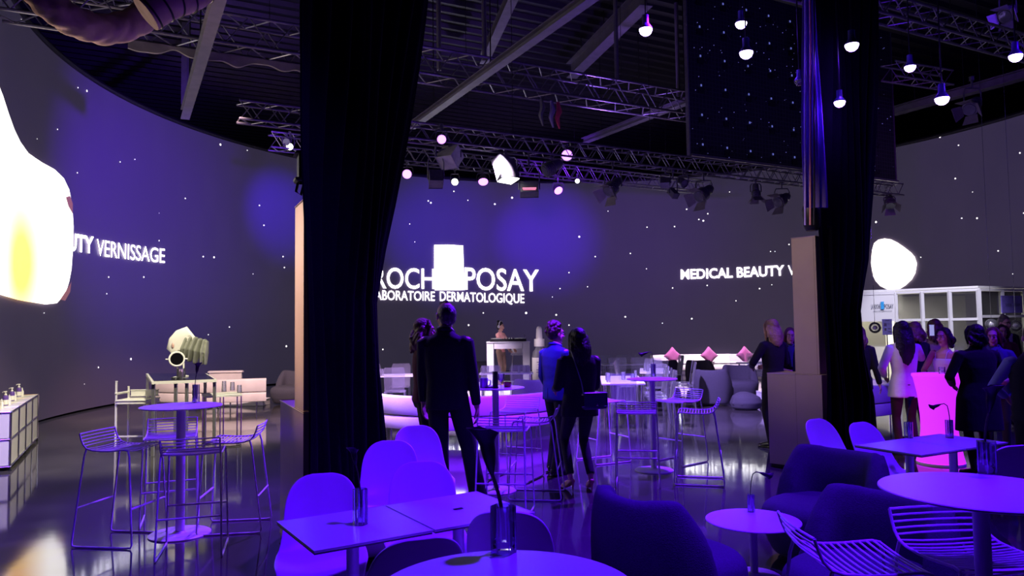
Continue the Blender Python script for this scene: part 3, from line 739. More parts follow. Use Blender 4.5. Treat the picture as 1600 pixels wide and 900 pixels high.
around(3, [('f', 1), ('b', 1), ('l', 3), ('r', 2)], 'clear acrylic chair in the crowd of chairs behind the centre high table', 'acrylic chairs behind the centre high table')
around(5, [('f', 3), ('b', 3), ('l', 1), ('r', 1)], 'clear acrylic chair in the farthest group of chairs, in front of the plain screen', 'acrylic chairs farthest back')
around(4, [('b', 2), ('f', 2)], 'clear acrylic chair in front of the white curved sofa, near the cushions', 'acrylic chairs near the white sofa')
def tumbler():
    b = MB(); b.lathe([(0, 0), (.03, 0), (.033, .004), (.036, .13), (.034, .13), (.031, .012), (0, .012)], seg=16); o = b.build('tumbler', clear); return tag(o, 'x', 'glass')
tb = tumbler(); k = 0
gl = ['on the table left of the couple', 'in front of the DJ booth', 'on the table nearest behind the centre high table', 'on the farther table among acrylic chairs', 'on the table behind the beanbag', 'on the farthest banquet table']
for ti, tt in enumerate(T):
    sz = (TS[ti][3], TS[ti][4])
    for q in range([6, 6, 6, 4, 3, 4][ti]):
        x = rnd.uniform(-.42, .42) * sz[0]; y = rnd.uniform(-.42, .42) * sz[1]; a = tt.rotation_euler.z
        p = tt.location + V(x * math.cos(a) - y * math.sin(a), x * math.sin(a) + y * math.cos(a), .742)
        o = tb if k == 0 else tb.copy()
        if k: COL.objects.link(o)
        k += 1; o.location = p; o['label'] = 'clear glass tumbler ' + gl[ti]; o['group'] = 'tumblers ' + gl[ti]

# ---- vases with a dark calla
def vase(label, p, h=.16, w=.062, rz=.5):
    t = thing('glass_vase', label, 'vase', p, rz); b = MB()
    n = 6; R = [[V(w / 2 * math.cos(2 * PI * k / n + PI / 6) * f, w / 2 * math.sin(2 * PI * k / n + PI / 6) * f, z) for k in range(n)] for z, f in ((0, 1.1), (h, 1.1), (h, .55), (.03, .5))]
    b.rings(R); b.build('body', crystal, t, 20)
    b = MB()
    for k in range(n):
        a = 2 * PI * k / n + PI / 6; b.tube([V(w / 2 * 1.0 * math.cos(a), w / 2 * 1.0 * math.sin(a), .004), V(w / 2 * 1.0 * math.cos(a), w / 2 * 1.0 * math.sin(a), h - .004)], .0022, 5)
    b.build('edge_highlight', mat('glass_highlight', (.7, .7, .85), .1, .6, var=.05), t)  # bright lines along the corners imitate the vertical highlights of the glass
    return t
def calla(label, p, tip, size=.07, droop=0.0, face=(1, 0, 0), lean=None):
    """stem from p (inside the vase) to tip, with a trumpet flower opening at the tip"""
    t = thing('calla_lily', label, 'flower', p); p = Vector(p); tip = Vector(tip); v = tip - p
    fc = Vector(face).normalized(); mid = v * .55 + fc * (-.02)
    pts = []
    for k in range(11):
        q = k / 10; pts.append((V(0, 0, 0)) * (1 - q) ** 2 + mid * (2 * q * (1 - q)) + v * q * q)
    if droop:
        pts[-1] = v; ex = v + fc * droop * .5 + V(0, 0, droop * .35); pts.append(ex); v2 = ex + fc * droop * .5 + V(0, 0, -droop * .1); pts.append(v2); ax = (fc + V(0, 0, -.35)).normalized(); base = v2
    else: ax = ((pts[-1] - pts[-2]).normalized() * .2 + V(0, 0, 1.0) + fc * .12).normalized(); base = v
    b = MB(); b.tube(pts, .0042 * size / .07 + .0008, 8); b.build('stem', stem_m, t)
    x, y = frame(ax, V(0, 0, 1) if abs(ax.z) < .8 else fc); b = MB(); g = []
    n = 20; rows = 12
    lipdir = fc - ax * fc.dot(ax); lipdir = lipdir.normalized() if lipdir.length > .05 else x
    side = ax.cross(lipdir)
    for i in range(rows + 1):
        q = i / rows; r = size * (.07 + .20 * math.sin(min(q, .6) / .6 * PI / 2) + .42 * max(0, q - .6) ** 1.6 * 2.2); row = []
        for k in range(n + 1):
            a = PI + 2 * PI * k / n; c_, s_ = math.cos(a), math.sin(a)
            front = max(0, math.cos(a)); flare = max(0, q - .7) / .3
            hh = size * 1.75 * q + size * (.12 * front ** 2) * flare - size * .30 * flare * max(0, -c_)
            rr = r * (1 + .45 * flare * front ** 3)
            if k in (0,): rr *= .92
            row.append(base + ax * hh + lipdir * (c_ * rr) + side * (s_ * rr))
        g.append(row)
    b.sheet(g, .0016); b.build('petal', petal, t, 60)
    b = MB(); b.capsule([base + ax * size * .3, base + ax * size * 1.05], [size * .07, size * .05], 10); b.build('spadix', mat('dark_spadix', (.12, .05, .02), .6, bump=.3, bscale=300), t)
    return t
def vase_and_calla(where, px, py, z, h, w, fpx, fpy, size, droop=0.0, face=(1, 0, 0), look=''):
    p = G(px, py, z); vase('clear crystal vase ' + where, p, h, w); depth = p.y
    tip = D(fpx, fpy, depth)
    calla('dark calla lily%s in the vase ' % look + where, p + V(0, 0, .034), tip, size, droop, face)
vase_and_calla('on the left high table', 306, 629, 1.05, .155, .06, 307, 584, .055, face=(.3, 0, 0))
vase_and_calla('on the left foreground café table', 563, 819, .74, .165, .065, 556, 727, .048, face=(-1, -.3, 0), look=' leaning left')
vase_and_calla('on the bottom-edge round table', 787, 863, 1.05, .125, .064, 769, 742, .075, face=(-.8, -.4, 0), look=', tall and large,')
vase_and_calla('on the centre high table', 1021, 588, 1.05, .15, .055, 1019, 552, .06, droop=.05, face=(-.6, 0, 0))
vase_and_calla('on the low side table between armchairs', 1174, 800, .37, .12, .045, 1176, 741, .05, droop=.045, face=(1, 0, 0), look=', bent over,')
vase_and_calla('on the right-hand café tables, left one', 1420, 684, .74, .125, .065, 1420, 637, .05, face=(.6, -.3, 0))
vase_and_calla('on the right-hand café tables, right one', 1484, 684, .74, .14, .06, 1480, 634, .048, droop=.05, face=(-1, 0, 0), look=', drooping left,')
vase_and_calla('on the right foreground high table', 1543, 738, 1.05, .125, .072, 1545, 646, .066, face=(.7, -.3, 0), look=' with a wide mouth')
tag_m = mat('black_paper', (.03, .03, .03), .7)
b = MB(); b.box((0, 0, .001), (.05, .022, .002)); o = b.build('table_number_tag', tag_m); o.location = G(716, 795, .7405); o.rotation_euler = (0, 0, a1); tag(o, 'small dark tag lying on the right foreground café table', 'tag')

# ---- things on the high table by the couple
def on(px, py, z=1.05): return G(px, py, z)
mugm = mat('violet_ceramic', (.5, .3, .75), .3, var=.05)
t = thing('mug', 'violet mug on the high table behind the man in the dark suit', 'mug', on(756, 606))
b = MB(); b.lathe([(0, 0), (.034, 0), (.040, .01), (.043, .10), (.038, .10), (.034, .012), (0, .012)], seg=24); b.build('cup', mugm, t)
b = MB(); b.tube([V(.04, 0, .08), V(.065, 0, .078), V(.072, 0, .05), V(.06, 0, .025), V(.038, 0, .02)], .006, 8); b.build('handle', mugm, t)
b = MB(); b.box((0, 0, .006), (.14, .075, .01), .2, .004); o = b.build('smartphone', blackm); o.location = on(768, 606); tag(o, 'black phone lying beside the violet mug', 'phone')
b = MB(); b.lathe([(0, 0), (.03, 0), (.036, .01), (.04, .055), (.036, .055), (.032, .01), (0, .01)], seg=24); o = b.build('candle_glass', mat('dark_red_glass', (.2, .01, .03), .1, var=.05)); o.location = on(793, 605); tag(o, 'small dark red glass on the high table right of the phone', 'glass')
b = MB(); b.box((0, 0, .085), (.05, .05, .17), .3, .003); o = b.build('menu_stand', blackm); o.location = on(774, 607); tag(o, 'slim dark block standing on the high table with the mug', 'stand')
b = MB(); b.lathe([(0, 0), (.03, 0), (.03, .003), (.004, .006), (.004, .07), (.034, .10), (.038, .15), (.036, .15), (.032, .10), (0, .074)], seg=20); o = b.build('wine_glass', clear); o.location = on(783, 608); tag(o, 'stemmed glass on the high table beside the dark block', 'glass')

# ---- modular sideboard, left edge
n0 = G(15.5, 735.6); AXs = AV
cream_p = mat('white_metal_panel', (.72, .71, .64), .35, .05, var=.03, scale=2)
t = thing('modular_sideboard', 'white metal modular sideboard at the left edge with pump bottles on top', 'sideboard', (n0.x, n0.y, 0), math.atan2(AXs.y, AXs.x))
# local: +X along the long side (away), +Y to the left/back
W_ = 2.82; DPT = .40; H_ = .66; nC = 4
for i in range(nC):
    for j in range(2):
        b = MB(); x0 = W_ / nC * i; b.box((x0 + W_ / nC / 2, .010, .05 + H_ / 2 * (j + .5)), (W_ / nC - .03, .016, H_ / 2 - .03), 0, .004); b.build('drop_door', cream_p, t)
for j in range(2):
    for x0 in (.006, W_ - .006):
        b = MB(); b.box((x0, DPT / 2, .05 + H_ / 2 * (j + .5)), (.010, DPT - .03, H_ / 2 - .03), 0, .003); b.build('side_panel', cream_p, t)
for j in range(3):
    b = MB(); b.box((W_ / 2, DPT / 2, .05 + H_ / 2 * j), (W_ - .02, DPT - .02, .01)); b.build('shelf_panel', cream_p, t)
b = MB(); b.box((W_ / 2, DPT - .008, .05 + H_ / 2), (W_ - .03, .01, H_ - .03)); b.build('back_panel', cream_p, t)
b = MB()
for i in range(nC + 1):
    x = W_ / nC * i
    for y in (0, DPT):
        b.cyl(V(x, y, .05), V(x, y, .05 + H_), .0095, seg=8)
    for j in range(3): b.cyl(V(x, 0, .05 + H_ / 2 * j), V(x, DPT, .05 + H_ / 2 * j), .0095, seg=8)
for j in range(3):
    for y in (0, DPT): b.cyl(V(0, y, .05 + H_ / 2 * j), V(W_, y, .05 + H_ / 2 * j), .0095, seg=8)
b.build('tube_frame', chrome, t)
b = MB()
for i in range(nC + 1):
    for y in (0, DPT):
        for j in range(3): b.ell(V(W_ / nC * i, y, .05 + H_ / 2 * j), .0135, 10, 6)
b.build('ball_connectors', chrome, t)
for x in (0, W_ / 2, W_):
    for y in (0, DPT): b = MB(); b.lathe([(0, 0), (.02, 0), (.02, .008), (.008, .014), (.008, .05), (0, .05)], (x, y, 0), 14); b.build('foot', blackm, t)
violet_b = mat('violet_bottle', (.12, .06, .3), .3, var=.1); cap_m = mat('cream_plastic', (.8, .78, .7), .35, var=.02)
def pump(label, px, py, s=1.0):
    t = thing('pump_bottle', label, 'bottle', G(px, py, .715))
    b = MB(); b.lathe([(0, 0), (.032 * s, 0), (.034 * s, .004), (.034 * s, .115 * s), (.028 * s, .13 * s), (.013 * s, .137 * s), (0, .137 * s)], seg=24); b.build('body', violet_b, t)
    b = MB(); b.lathe([(.0345 * s, .012 * s), (.0352 * s, .012 * s), (.0352 * s, .075 * s), (.0345 * s, .075 * s)], seg=24); b.build('paper_label', cap_m, t)
    b = MB(); b.lathe([(0, .137 * s), (.016 * s, .137 * s), (.016 * s, .155 * s), (.006 * s, .158 * s), (.006 * s, .175 * s), (.018 * s, .177 * s), (.016 * s, .19 * s), (0, .19 * s)], seg=16); b.tube([V(0, 0, .183 * s), V(-.03 * s, 0, .183 * s), V(-.045 * s, 0, .172 * s)], .005 * s, 8); b.build('pump_head', cap_m, t)
def flask(label, px, py, h=.12, r=.02):
    t = thing('dropper_bottle', label, 'bottle', G(px, py, .715))
    b = MB(); b.lathe([(0, 0), (r, 0), (r, h * .62), (r * .5, h * .68), (0, h * .68)], seg=20); b.build('body', cap_m, t)
    b = MB(); b.lathe([(0, h * .68), (r * .55, h * .68), (r * .5, h * .8), (r * .28, h), (0, h)], seg=16); b.build('cap', cap_m, t)
pump('violet pump bottle with white label, nearest the camera on the sideboard', 8.5, 633.5, 1.0)
pump('violet pump bottle in the middle of the sideboard row', 18.5, 626.5, 1.0)
pump('violet pump bottle farthest back on the sideboard', 29.5, 619.5, 1.0)
flask('slim cream bottle beside the nearest violet pump bottle', 14.5, 633, .14)
flask('slim cream bottle beside the middle violet pump bottle', 23, 626, .13)
flask('slim cream bottle beside the farthest violet pump bottle', 34.5, 619, .13)
flask('slim cream bottle at the very left edge of the photo', 2.5, 638, .12)

# ---- display counter with the round mirror, hooded lamp and jar
steel = mat('brushed_steel', (.6, .6, .58), .3, .85, var=.05)
dk = mat('dark_glass_top', (.02, .02, .025), .12, var=.1, spec=.8)
PA = G(237, 596.5, 1.0); PB = G(339, 593, 1.0); PC_ = G(323, 583.5, 1.0); PD_ = G(228, 583.5, 1.0)
t = thing('display_counter', 'high steel-framed display counter with dark top on the left', 'table', (0, 0, 0))
b = MB(); P4 = [PA, PB, PC_, PD_]; b.rings([[V(p.x, p.y, .965) for p in P4], [V(p.x, p.y, 1.0) for p in P4]]); b.build('top_frame', cream_p, t)
c4 = sum(P4, V(0, 0, 0)) / 4; b = MB(); b.rings([[c4.lerp(p, .93) * 1 + V(0, 0, .001) for p in P4], [c4.lerp(p, .93) + V(0, 0, .006) for p in P4]]); b.build('dark_inlay', dk, t)
for p in P4 + [PA.lerp(PB, .36), PA.lerp(PB, .54)]:
    q = c4.lerp(p, .94); b = MB(); b.box((q.x, q.y, .483), (.045, .045, .964), .1, .004); b.build('leg', steel, t)
t.location = (0, 0, 0)
for o in t.children: pass
base = V(c4.x, c4.y, 0)
for o in t.children:
    for v in o.data.vertices: v.co -= base
t.location = base
zc = 1.008
pm = G(276, 590, zc); t = thing('vanity_mirror', 'round white-rimmed vanity mirror on the display counter', 'mirror', pm)
def lookc(p): d = (EYE - Vector(p)); d.z = 0; return d.normalized()
ax = (lookc(pm) + V(0, 0, .05)).normalized(); zc2 = D(273, 561, pm.y).z - zc
b = MB(); x, y = frame(ax); b.tube([V(0, 0, zc2) + x * math.cos(a) * .098 + y * math.sin(a) * .098 for a in [2 * PI * k / 32 for k in range(32)]], .014, 10, closed=True); b.build('rim', cap_m, t)
b = MB(); b.lathe([(0, -.01), (.092, -.01), (.092, .006), (0, .006)], (0, 0, zc2), 32, ax); b.build('glass', mat('mirror_dark', (.05, .05, .07), .03, .9, var=.02), t)
b = MB(); b.cyl(V(0, .02, 0), V(0, .02, zc2 - .1), .01, seg=12); b.lathe([(0, 0), (.06, 0), (.06, .01), (.01, .02), (0, .02)], (0, .02, 0), 24); b.build('stand', cap_m, t)
b = MB(); b.tube([V(0, 0, zc2) + x * .11, V(0, 0, zc2) + x * .145], .008, 8); b.tube([V(0, 0, zc2) - x * .11, V(0, 0, zc2) - x * .145], .008, 8); b.build('pivot', cap_m, t)
ph = G(287, 588, zc); t = thing('hooded_lamp', 'ribbed grey-green hood with cream band on a white post on the counter', 'lamp', ph)
S_ = ph.y / F_PX
def hp(px, py, dy=0): q = D(px, py, ph.y + dy); return q - ph
b = MB(); b.cyl(V(0, 0, 0), hp(287, 556), .012, seg=12); b.lathe([(0, 0), (.07, 0), (.07, .012), (.012, .02), (0, .02)], seg=24); b.build('post', cap_m, t)
hood = mat('grey_green_hood', (.22, .23, .18), .6, var=.08, bump=.1, bscale=30)
# ribs: a fan of overlapping flattened shells
seq = [((292, 529), (283, 560), .075), ((299, 528), (289, 561), .08), ((306, 529), (296, 563), .085), ((313, 531), (305, 566), .085), ((320, 532), (315, 568), .075), ((324, 534), (321, 569), .05)]
b = MB()
for (p0, p1, r) in seq:
    a0_, a1_ = hp(*p0), hp(*p1); b.capsule([a0_, (a0_ + a1_) / 2 + V(0, 0, 0), a1_], [r * .30, r * .42, r * .28], 16, [r * .9, r * 1.5, r * .9], V(0, 1, 0))
o = remeshed(b, 'ribbed_hood', hood, t, .008, 1)
b = MB(); b.tube([hp(275, 557), hp(274, 546), hp(277, 536), hp(284, 528), hp(294, 523.5), hp(300, 525)], [.03, .04, .045, .045, .04, .02], 14, [.10, .13, .14, .14, .13, .08], V(0, 1, 0)); b.build('band', cap_m, t, 60)
b = MB(); b.ell(hp(272, 540), (.03, .06, .06), 16, 10); b.build('knob', mat('rose_knob', (.5, .3, .25), .4), t)
pj = G(283, 590, zc); t = thing('apothecary_jar', 'pinkish glass jar with small bottles on the display counter', 'jar', pj)
b = MB(); b.lathe([(0, 0), (.06, 0), (.06, .13), (.055, .13), (.055, .008), (0, .008)], seg=24); b.build('jar_glass', crystal, t)
for k in range(4): b = MB(); b.lathe([(0, .008), (.018, .008), (.018, .08), (.008, .095), (.008, .12), (0, .12)], (.028 * math.cos(k * 1.57), .028 * math.sin(k * 1.57), 0), 12); b.build('vial', mat('pink_vial', (.8, .45, .75), .3), t)
b = MB(); b.ell((0, 0, .012), (.05, .02, .012)); b.ell((.06, 0, .012), (.02, .02, .012)); o = b.build('dark_goggles', blackm); o.location = G(272, 592, zc); tag(o, 'small black goggles lying in front of the vanity mirror', 'goggles')

# ---- white counter stool beside the display counter
bp_ = floor_at(212, 10.7); t = thing('white_armed_stool', 'tall white stool with side arm left of the display counter', 'stool', bp_)
for x in (-.2, .2):
    for y in (-.17, .17): b = MB(); b.box((x, y, .34), (.03, .03, .68), 0, .004); b.build('leg', cream_p, t)
b = MB(); b.box((.03, 0, .68), (.46, .4, .07), 0, .015); b.build('seat', cream_p, t)
b = MB(); b.box((.03, .18, .78), (.42, .03, .1), 0, .01); b.box((-.2, .0, .8), (.035, .38, .03), 0, .01); b.box((-.2, -.17, .83), (.03, .03, .3), 0, .005); b.box((-.2, .17, .78), (.03, .03, .2), 0, .005); b.build('armrest', cream_p, t)
b = MB(); b.box((0, -.17, .2), (.4, .02, .02)); b.build('footrest', cream_p, t)
# ---- white wire-frame table with vases behind the left high table
tp = floor_at(346, 10.9); t = thing('wire_frame_table', 'square white-topped table on thin steel frame, glasses on it', 'table', tp, ANG)
b = MB(); b.box((0, 0, .735), (.52, .5, .03), 0, .006); b.build('tabletop', cream_p, t)
for x in (-.24, 0, .24):
    for y in (-.23, .23): b = MB(); b.cyl(V(x, y, 0), V(x, y, .72), .009, seg=8); b.build('leg', chrome, t)
b = MB(); b.tube([V(-.24, -.23, .01), V(.24, -.23, .01), V(.24, .23, .01), V(-.24, .23, .01)], .008, 8, closed=True); b.build('floor_frame', chrome, t)
for px, py, h, lab in ((350, 612, .16, 'leftmost'), (363, 610, .13, 'middle'), (374, 613, .11, 'rightmost')):
    b = MB(); b.lathe([(0, 0), (.035, 0), (.03, h), (.028, h), (.032, .01), (0, .01)], seg=16); o = b.build('tall_glass', clear); o.location = G(px, py, .751); tag(o, lab + ' of the tall glasses on the square wire-frame table', 'glass')

b = MB(); b.box((0, 0, .16), (.34, .34, .32), 0, .01); o = b.build('cube_table', white_pl); o.location = floor_at(1199, 14.9); tag(o, 'white cube table on the floor right of the beanbag', 'table')
# ---- DJ corner
platform = mat('platform_laminate', (.6, .58, .62), .35, var=.04)
sc = floor_at(800, 18.3); b = MB(); b.lathe([(0, 0), (1.5, 0), (1.5, .22), (1.48, .25), (0, .25)], seg=80); o = b.build('dj_platform', platform); o.location = sc; tag(o, 'low round white platform the DJ booth stands on', 'platform')
dj = floor_at(795, 17.5, .25); t = thing('dj_booth', 'white DJ booth table with two thick legs and an open front', 'booth', dj)
for x in (-.42, .42): b = MB(); b.box((x, 0, .53), (.17, .55, 1.06), 0, .006); b.build('leg', white_pl, t)
b = MB(); b.box((0, 0, .99), (.67, .55, .14), 0, .006); b.build('beam', white_pl, t)
b = MB(); b.box((0, 0, 1.075), (1.02, .6, .025), 0, .005); b.build('tabletop', white_pl, t)
dz = dj.z + 1.088; t = thing('dj_mixing_desk', 'black DJ mixer with silver decks on the white booth', 'mixer', (dj.x, dj.y, dz))
b = MB(); b.box((0, 0, .03), (.86, .38, .06), 0, .008); b.build('case', blackm, t)
for x in (-.28, .28): b = MB(); b.lathe([(0, .06), (.13, .06), (.13, .075), (.03, .08), (0, .08)], (x, 0, 0), 32); b.build('platter', steel, t)
for k in range(12): b = MB(); b.lathe([(0, .06), (.011, .06), (.009, .085), (0, .085)], (-.09 + .06 * (k % 4), -.12 + .08 * (k // 4), 0), 10); b.build('knob', chrome, t)
b = MB(); b.tube([V(.39, .1, .06), V(.40, .1, .14), V(.38, -.06, .15)], .008, 8); b.build('tone_arm', chrome, t)
bs = floor_at(811, 18.7, .25); t = thing('white_dj_stool', 'white bar stool visible through the DJ booth', 'stool', bs)
b = MB(); b.box((0, 0, .74), (.4, .36, .04), 0, .015); b.box((-.0, .17, .82), (.38, .03, .12), 0, .01); b.build('seat', white_pl, t)
for x in (-1, 1):
    for y in (-1, 1): b = MB(); b.cyl(V(x * .15, y * .14, .73), V(x * .2, y * .19, 0), .011, seg=8); b.build('leg', chrome, t)
bq = floor_at(844, 16.6, 0); t = thing('giant_dropper_bottle', 'giant display serum bottle with cream dropper cap beside the DJ booth', 'bottle', bq)
hB = 1.66 + (512 - 510) * 16.6 / F_PX
b = MB(); b.lathe([(0, 0), (.15, 0), (.165, .02), (.165, hB * .60), (.15, hB * .655), (.09, hB * .70), (.085, hB * .73), (0, hB * .73)], seg=40); b.build('body', glass('smoky_bottle', (.55, .5, .75), .05, .25, .4), t)
b = MB(); b.lathe([(.167, hB * .21), (.169, hB * .21), (.169, hB * .585), (.167, hB * .585)], seg=40); b.build('paper_label', cap_m, t)
grey = mat('grey_print', (.35, .33, .36), .6)
b = MB()
for k, (z, w) in enumerate(((.52, .10), (.49, .07), (.42, .12), (.39, .12), (.34, .05), (.27, .09))):
    b.sheet([[V(math.sin(a) * .1705, -math.cos(a) * .1705, hB * (z + q)) for a in [(-w + 2 * w * j / 6) * 4 for j in range(7)]] for q in (0, .012)])
b.build('label_print', grey, t)
b = MB(); b.lathe([(0, hB * .73), (.112, hB * .73), (.115, hB * .735), (.115, hB * .825), (.112, hB * .83), (0, hB * .83)], seg=40); b.build('collar', cap_m, t)
b = MB(); b.lathe([(0, hB * .83), (.075, hB * .83), (.07, hB * .88), (.062, hB * .96), (.045, hB * .99), (0, hB)], seg=32); b.build('rubber_bulb', cap_m, t)

# ---- glowing spandex table in the right-hand crowd
mg = mat('magenta_spandex', (.6, .1, .7), .6, var=.03, emis=(.62, .02, 1.0), es=1.1)
t = thing('spandex_cocktail_table', 'magenta glowing stretch-cloth cocktail table among the guests', 'table', floor_at(1470, 8.8))
b = MB(); b.lathe([(.27, 1.04), (.25, .98), (.215, .8), (.195, .55), (.195, .4), (.215, .2), (.255, .03), (.25, .03), (.19, .4), (.19, .6), (.24, .98)], seg=40); b.build('stretch_cover', mg, t, 80)
b = MB(); b.lathe([(0, 1.02), (.27, 1.02), (.272, 1.03), (.27, 1.05), (0, 1.05)], seg=40); b.build('tabletop', mg, t)
b = MB(); b.lathe([(0, 0), (.26, 0), (.26, .02), (.02, .03), (.02, 1.02), (0, 1.02)], seg=32); b.build('pole_and_base', white_mt, t)
gl_ = thing('drink_glass', 'short glass tumbler on the glowing magenta table', 'glass', floor_at(1472, 8.72, 1.052))
b = MB(); b.lathe([(0, 0), (.035, 0), (.038, .08), (.035, .08), (.032, .01), (0, .01)], seg=16); b.build('bowl', clear, gl_); b = MB(); b.lathe([(0, .011), (.031, .011), (.033, .04), (0, .04)], seg=16); b.build('drink', mat('pale_drink', (.8, .8, .9), .2), gl_)

# ---- glazed kiosk on the right
kf = mat('white_kiosk_frame', (.78, .78, .74), .45, var=.02, scale=2)
kin = mat('cream_kiosk_wall', (.62, .6, .52), .6, var=.03, scale=2)
kg = glass('kiosk_glass', (.42, .42, .44), .05, .05, .35)
K0 = at_z(1345, 19.2, 0); K1 = at_z(1405, 18.9, 0); K2 = at_z(1536, 17.6, 0); K3 = at_z(1640, 18.8, 0); KH = 2.42
t = thing('glazed_kiosk', 'white-framed glazed kiosk with lit cream interior behind the guests on the right', 'kiosk', (K1.x, K1.y, 0))
O = V(K1.x, K1.y, 0)
def kbar(a, b_, name='frame_bar', r=.045, m=kf):
    B = MB(); a = a - O; b_ = b_ - O; d = (b_ - a); L = d.length; q = d.to_track_quat('Z', 'Y').to_matrix(); B.box((a + b_) / 2, (r * 2, r * 2, L), 0, .004, q); return B.build(name, m, t)
def seg_wall(a, b_, cols, rows, panes=True, k0=0):
    for k in range(k0, cols + 1):
        p = a.lerp(b_, k / cols); kbar(p, p + V(0, 0, KH))
    for z in rows: kbar(a + V(0, 0, z), b_ + V(0, 0, z), r=.035)
    if panes:
        d = (b_ - a).normalized(); B = MB(); c = (a + b_) / 2 - O; B.box((c.x, c.y, KH / 2), ((b_ - a).length - .08, .012, KH - .08), math.atan2(d.y, d.x)); B.build('pane', kg, t)
seg_wall(K1, K2, 3, (KH, 1.72, .05)); seg_wall(K2, K3, 3, (KH, 1.78, .05), True, 1)
kbar(K0 + V(0, 0, KH), K1 + V(0, 0, KH)); kbar(K0, K0 + V(0, 0, KH)); kbar(K0 + V(0, 0, 1.72), K1 + V(0, 0, 1.72), r=.03)
bk = V(.35, 2.6, 0)
def kwall(a, b_, z0, z1, name, m, th=.04):
    d = b_ - a; B = MB(); c = (a + b_) / 2 - O; B.box((c.x, c.y, (z0 + z1) / 2), (d.length, th, z1 - z0), math.atan2(d.y, d.x)); return B.build(name, m, t)
kwall(K0 + bk, K3 + bk, 0, KH, 'interior_wall', kin); kwall(K0 + bk * .3, K1 + bk * .3, 0, 1.72, 'booth_wall', kin)
kwall(K0, K1, 1.74, KH - .04, 'sign_board', kf, .05)
kwall(K0, K0 + bk, 0, KH, 'side_wall', kin)
B = MB(); B.rings([[p - O + V(0, 0, z) for p in (K0, K1, K2, K3, K3 + bk, K0 + bk)] for z in (KH + .045, KH + .09)]); B.build('roof_panel', kf, t)
# sign on the board
def flat_text(body, origin, xdir, h, m, parent, name, off=0.0, width=None):
    me = text_mesh(body, off); x0, x1, y0, y1 = extent(me); s = h / .72; sx = (width / (x1 - x0)) if width else s
    for v in me.vertices: v.co = origin + xdir * ((v.co.x - x0) * sx) + V(0, 0, v.co.y * s)
    me.materials.clear(); me.materials.append(m); o = bpy.data.objects.new(name, me); COL.objects.link(o); o.parent = parent; return o
ink = mat('dark_sign_ink', (.05, .06, .1), .6); cyan = mat('cyan_sign_block', (.02, .35, .7), .5)
xd = (K1 - K0).normalized(); sL = at_z(1360, 18.95, 0)
def kon(px, z, off=.05): # point on the K0-K1 face
    p = on_line(K0 + V(0, 0, z), xd, px); return p - O + V(xd.y, -xd.x, 0) * off
zs = 1.66 + (504 - 482) * 19 / F_PX
p0 = kon(1361, zs); p1 = kon(1375.5, zs); flat_text('LA ROCHE', p0, xd, .12, ink, t, 'sign_lettering', 0, (p1 - p0).length)
p0 = kon(1381.5, zs); p1 = kon(1396, zs); flat_text('POSAY', p0, xd, .12, ink, t, 'sign_lettering', 0, (p1 - p0).length)
p0 = kon(1364, zs - .08); p1 = kon(1393, zs - .08); flat_text('LABORATOIRE DERMATOLOGIQUE', p0, xd, .035, ink, t, 'sign_lettering', 0, (p1 - p0).length)
B = MB(); p0 = kon(1376, zs - .02); p1 = kon(1381, zs - .02); B.rings([[p0, p1, p1 + V(0, 0, .2), p0 + V(0, 0, .2)], [q + V(xd.y, -xd.x, 0) * .01 for q in (p0, p1, p1 + V(0, 0, .2), p0 + V(0, 0, .2))]]); B.build('logo_block', cyan, t)
xd2 = (K3 - K2).normalized(); nn2 = V(xd2.y, -xd2.x, 0)
def kon2(px, z, off=.06): p = on_line(K2 + V(0, 0, z), xd2, px); return p - O + nn2 * off
vs_ = mat('violet_sign_panel', (.2, .15, .6), .5)
q0, q1 = kon2(1562, 1.86), kon2(1594, 1.86); B = MB(); B.rings([[q0, q1, q1 + V(0, 0, .42), q0 + V(0, 0, .42)], [p - nn2 * .02 for p in (q0, q1, q1 + V(0, 0, .42), q0 + V(0, 0, .42))]]); B.build('sign_board', vs_, t)
p0, p1 = kon2(1567, 2.02, .07), kon2(1576, 2.02, .07); flat_text('LA ROCHE', p0, xd2, .07, ink, t, 'sign_lettering', 0, (p1 - p0).length)
p0, p1 = kon2(1581, 2.02, .07), kon2(1590, 2.02, .07); flat_text('POSAY', p0, xd2, .07, ink, t, 'sign_lettering', 0, (p1 - p0).length)
kl = area('kiosk_light', (K0.x + 1.2, K0.y + 1.4, 2.36), (K0.x + 1.2, K0.y + 1.4, 0), (1, .97, .86), 150, 2.2, 1.4)
kl2 = area('kiosk_light', (K2.x + .4, K2.y + 1.6, 2.36), (K2.x + .4, K2.y + 1.6, 0), (1, .97, .9), 45, 1.5, 1.2)
# poster stand
pz = at_z(1391, 15.5, 0); t = thing('poster_stand', 'violet poster on a thin stand left of the woman in the white blazer', 'sign', pz)
b = MB(); b.box((0, 0, 1.57), (.21, .015, .33), 0, .003); b.build('poster', mat('violet_poster', (.2, .16, .42), .5, emis=(.12, .1, .35), es=.5), t)
b = MB(); b.cyl(V(0, .02, 0), V(0, .02, 1.42), .012, seg=10); b.lathe([(0, 0), (.14, 0), (.14, .01), (0, .012)], seg=24); b.build('stand', blackm, t)
b = MB()
for (x, z, w, h) in ((-.045, 1.62, .06, .07), (.04, 1.635, .06, .012), (-.045, 1.52, .05, .05), (.045, 1.535, .07, .02), (.045, 1.47, .07, .025), (0, 1.705, .09, .014)): b.box((x, -.011, z), (w, .004, h))
b.build('poster_print', mat('poster_white', (.8, .8, .85), .5), t)
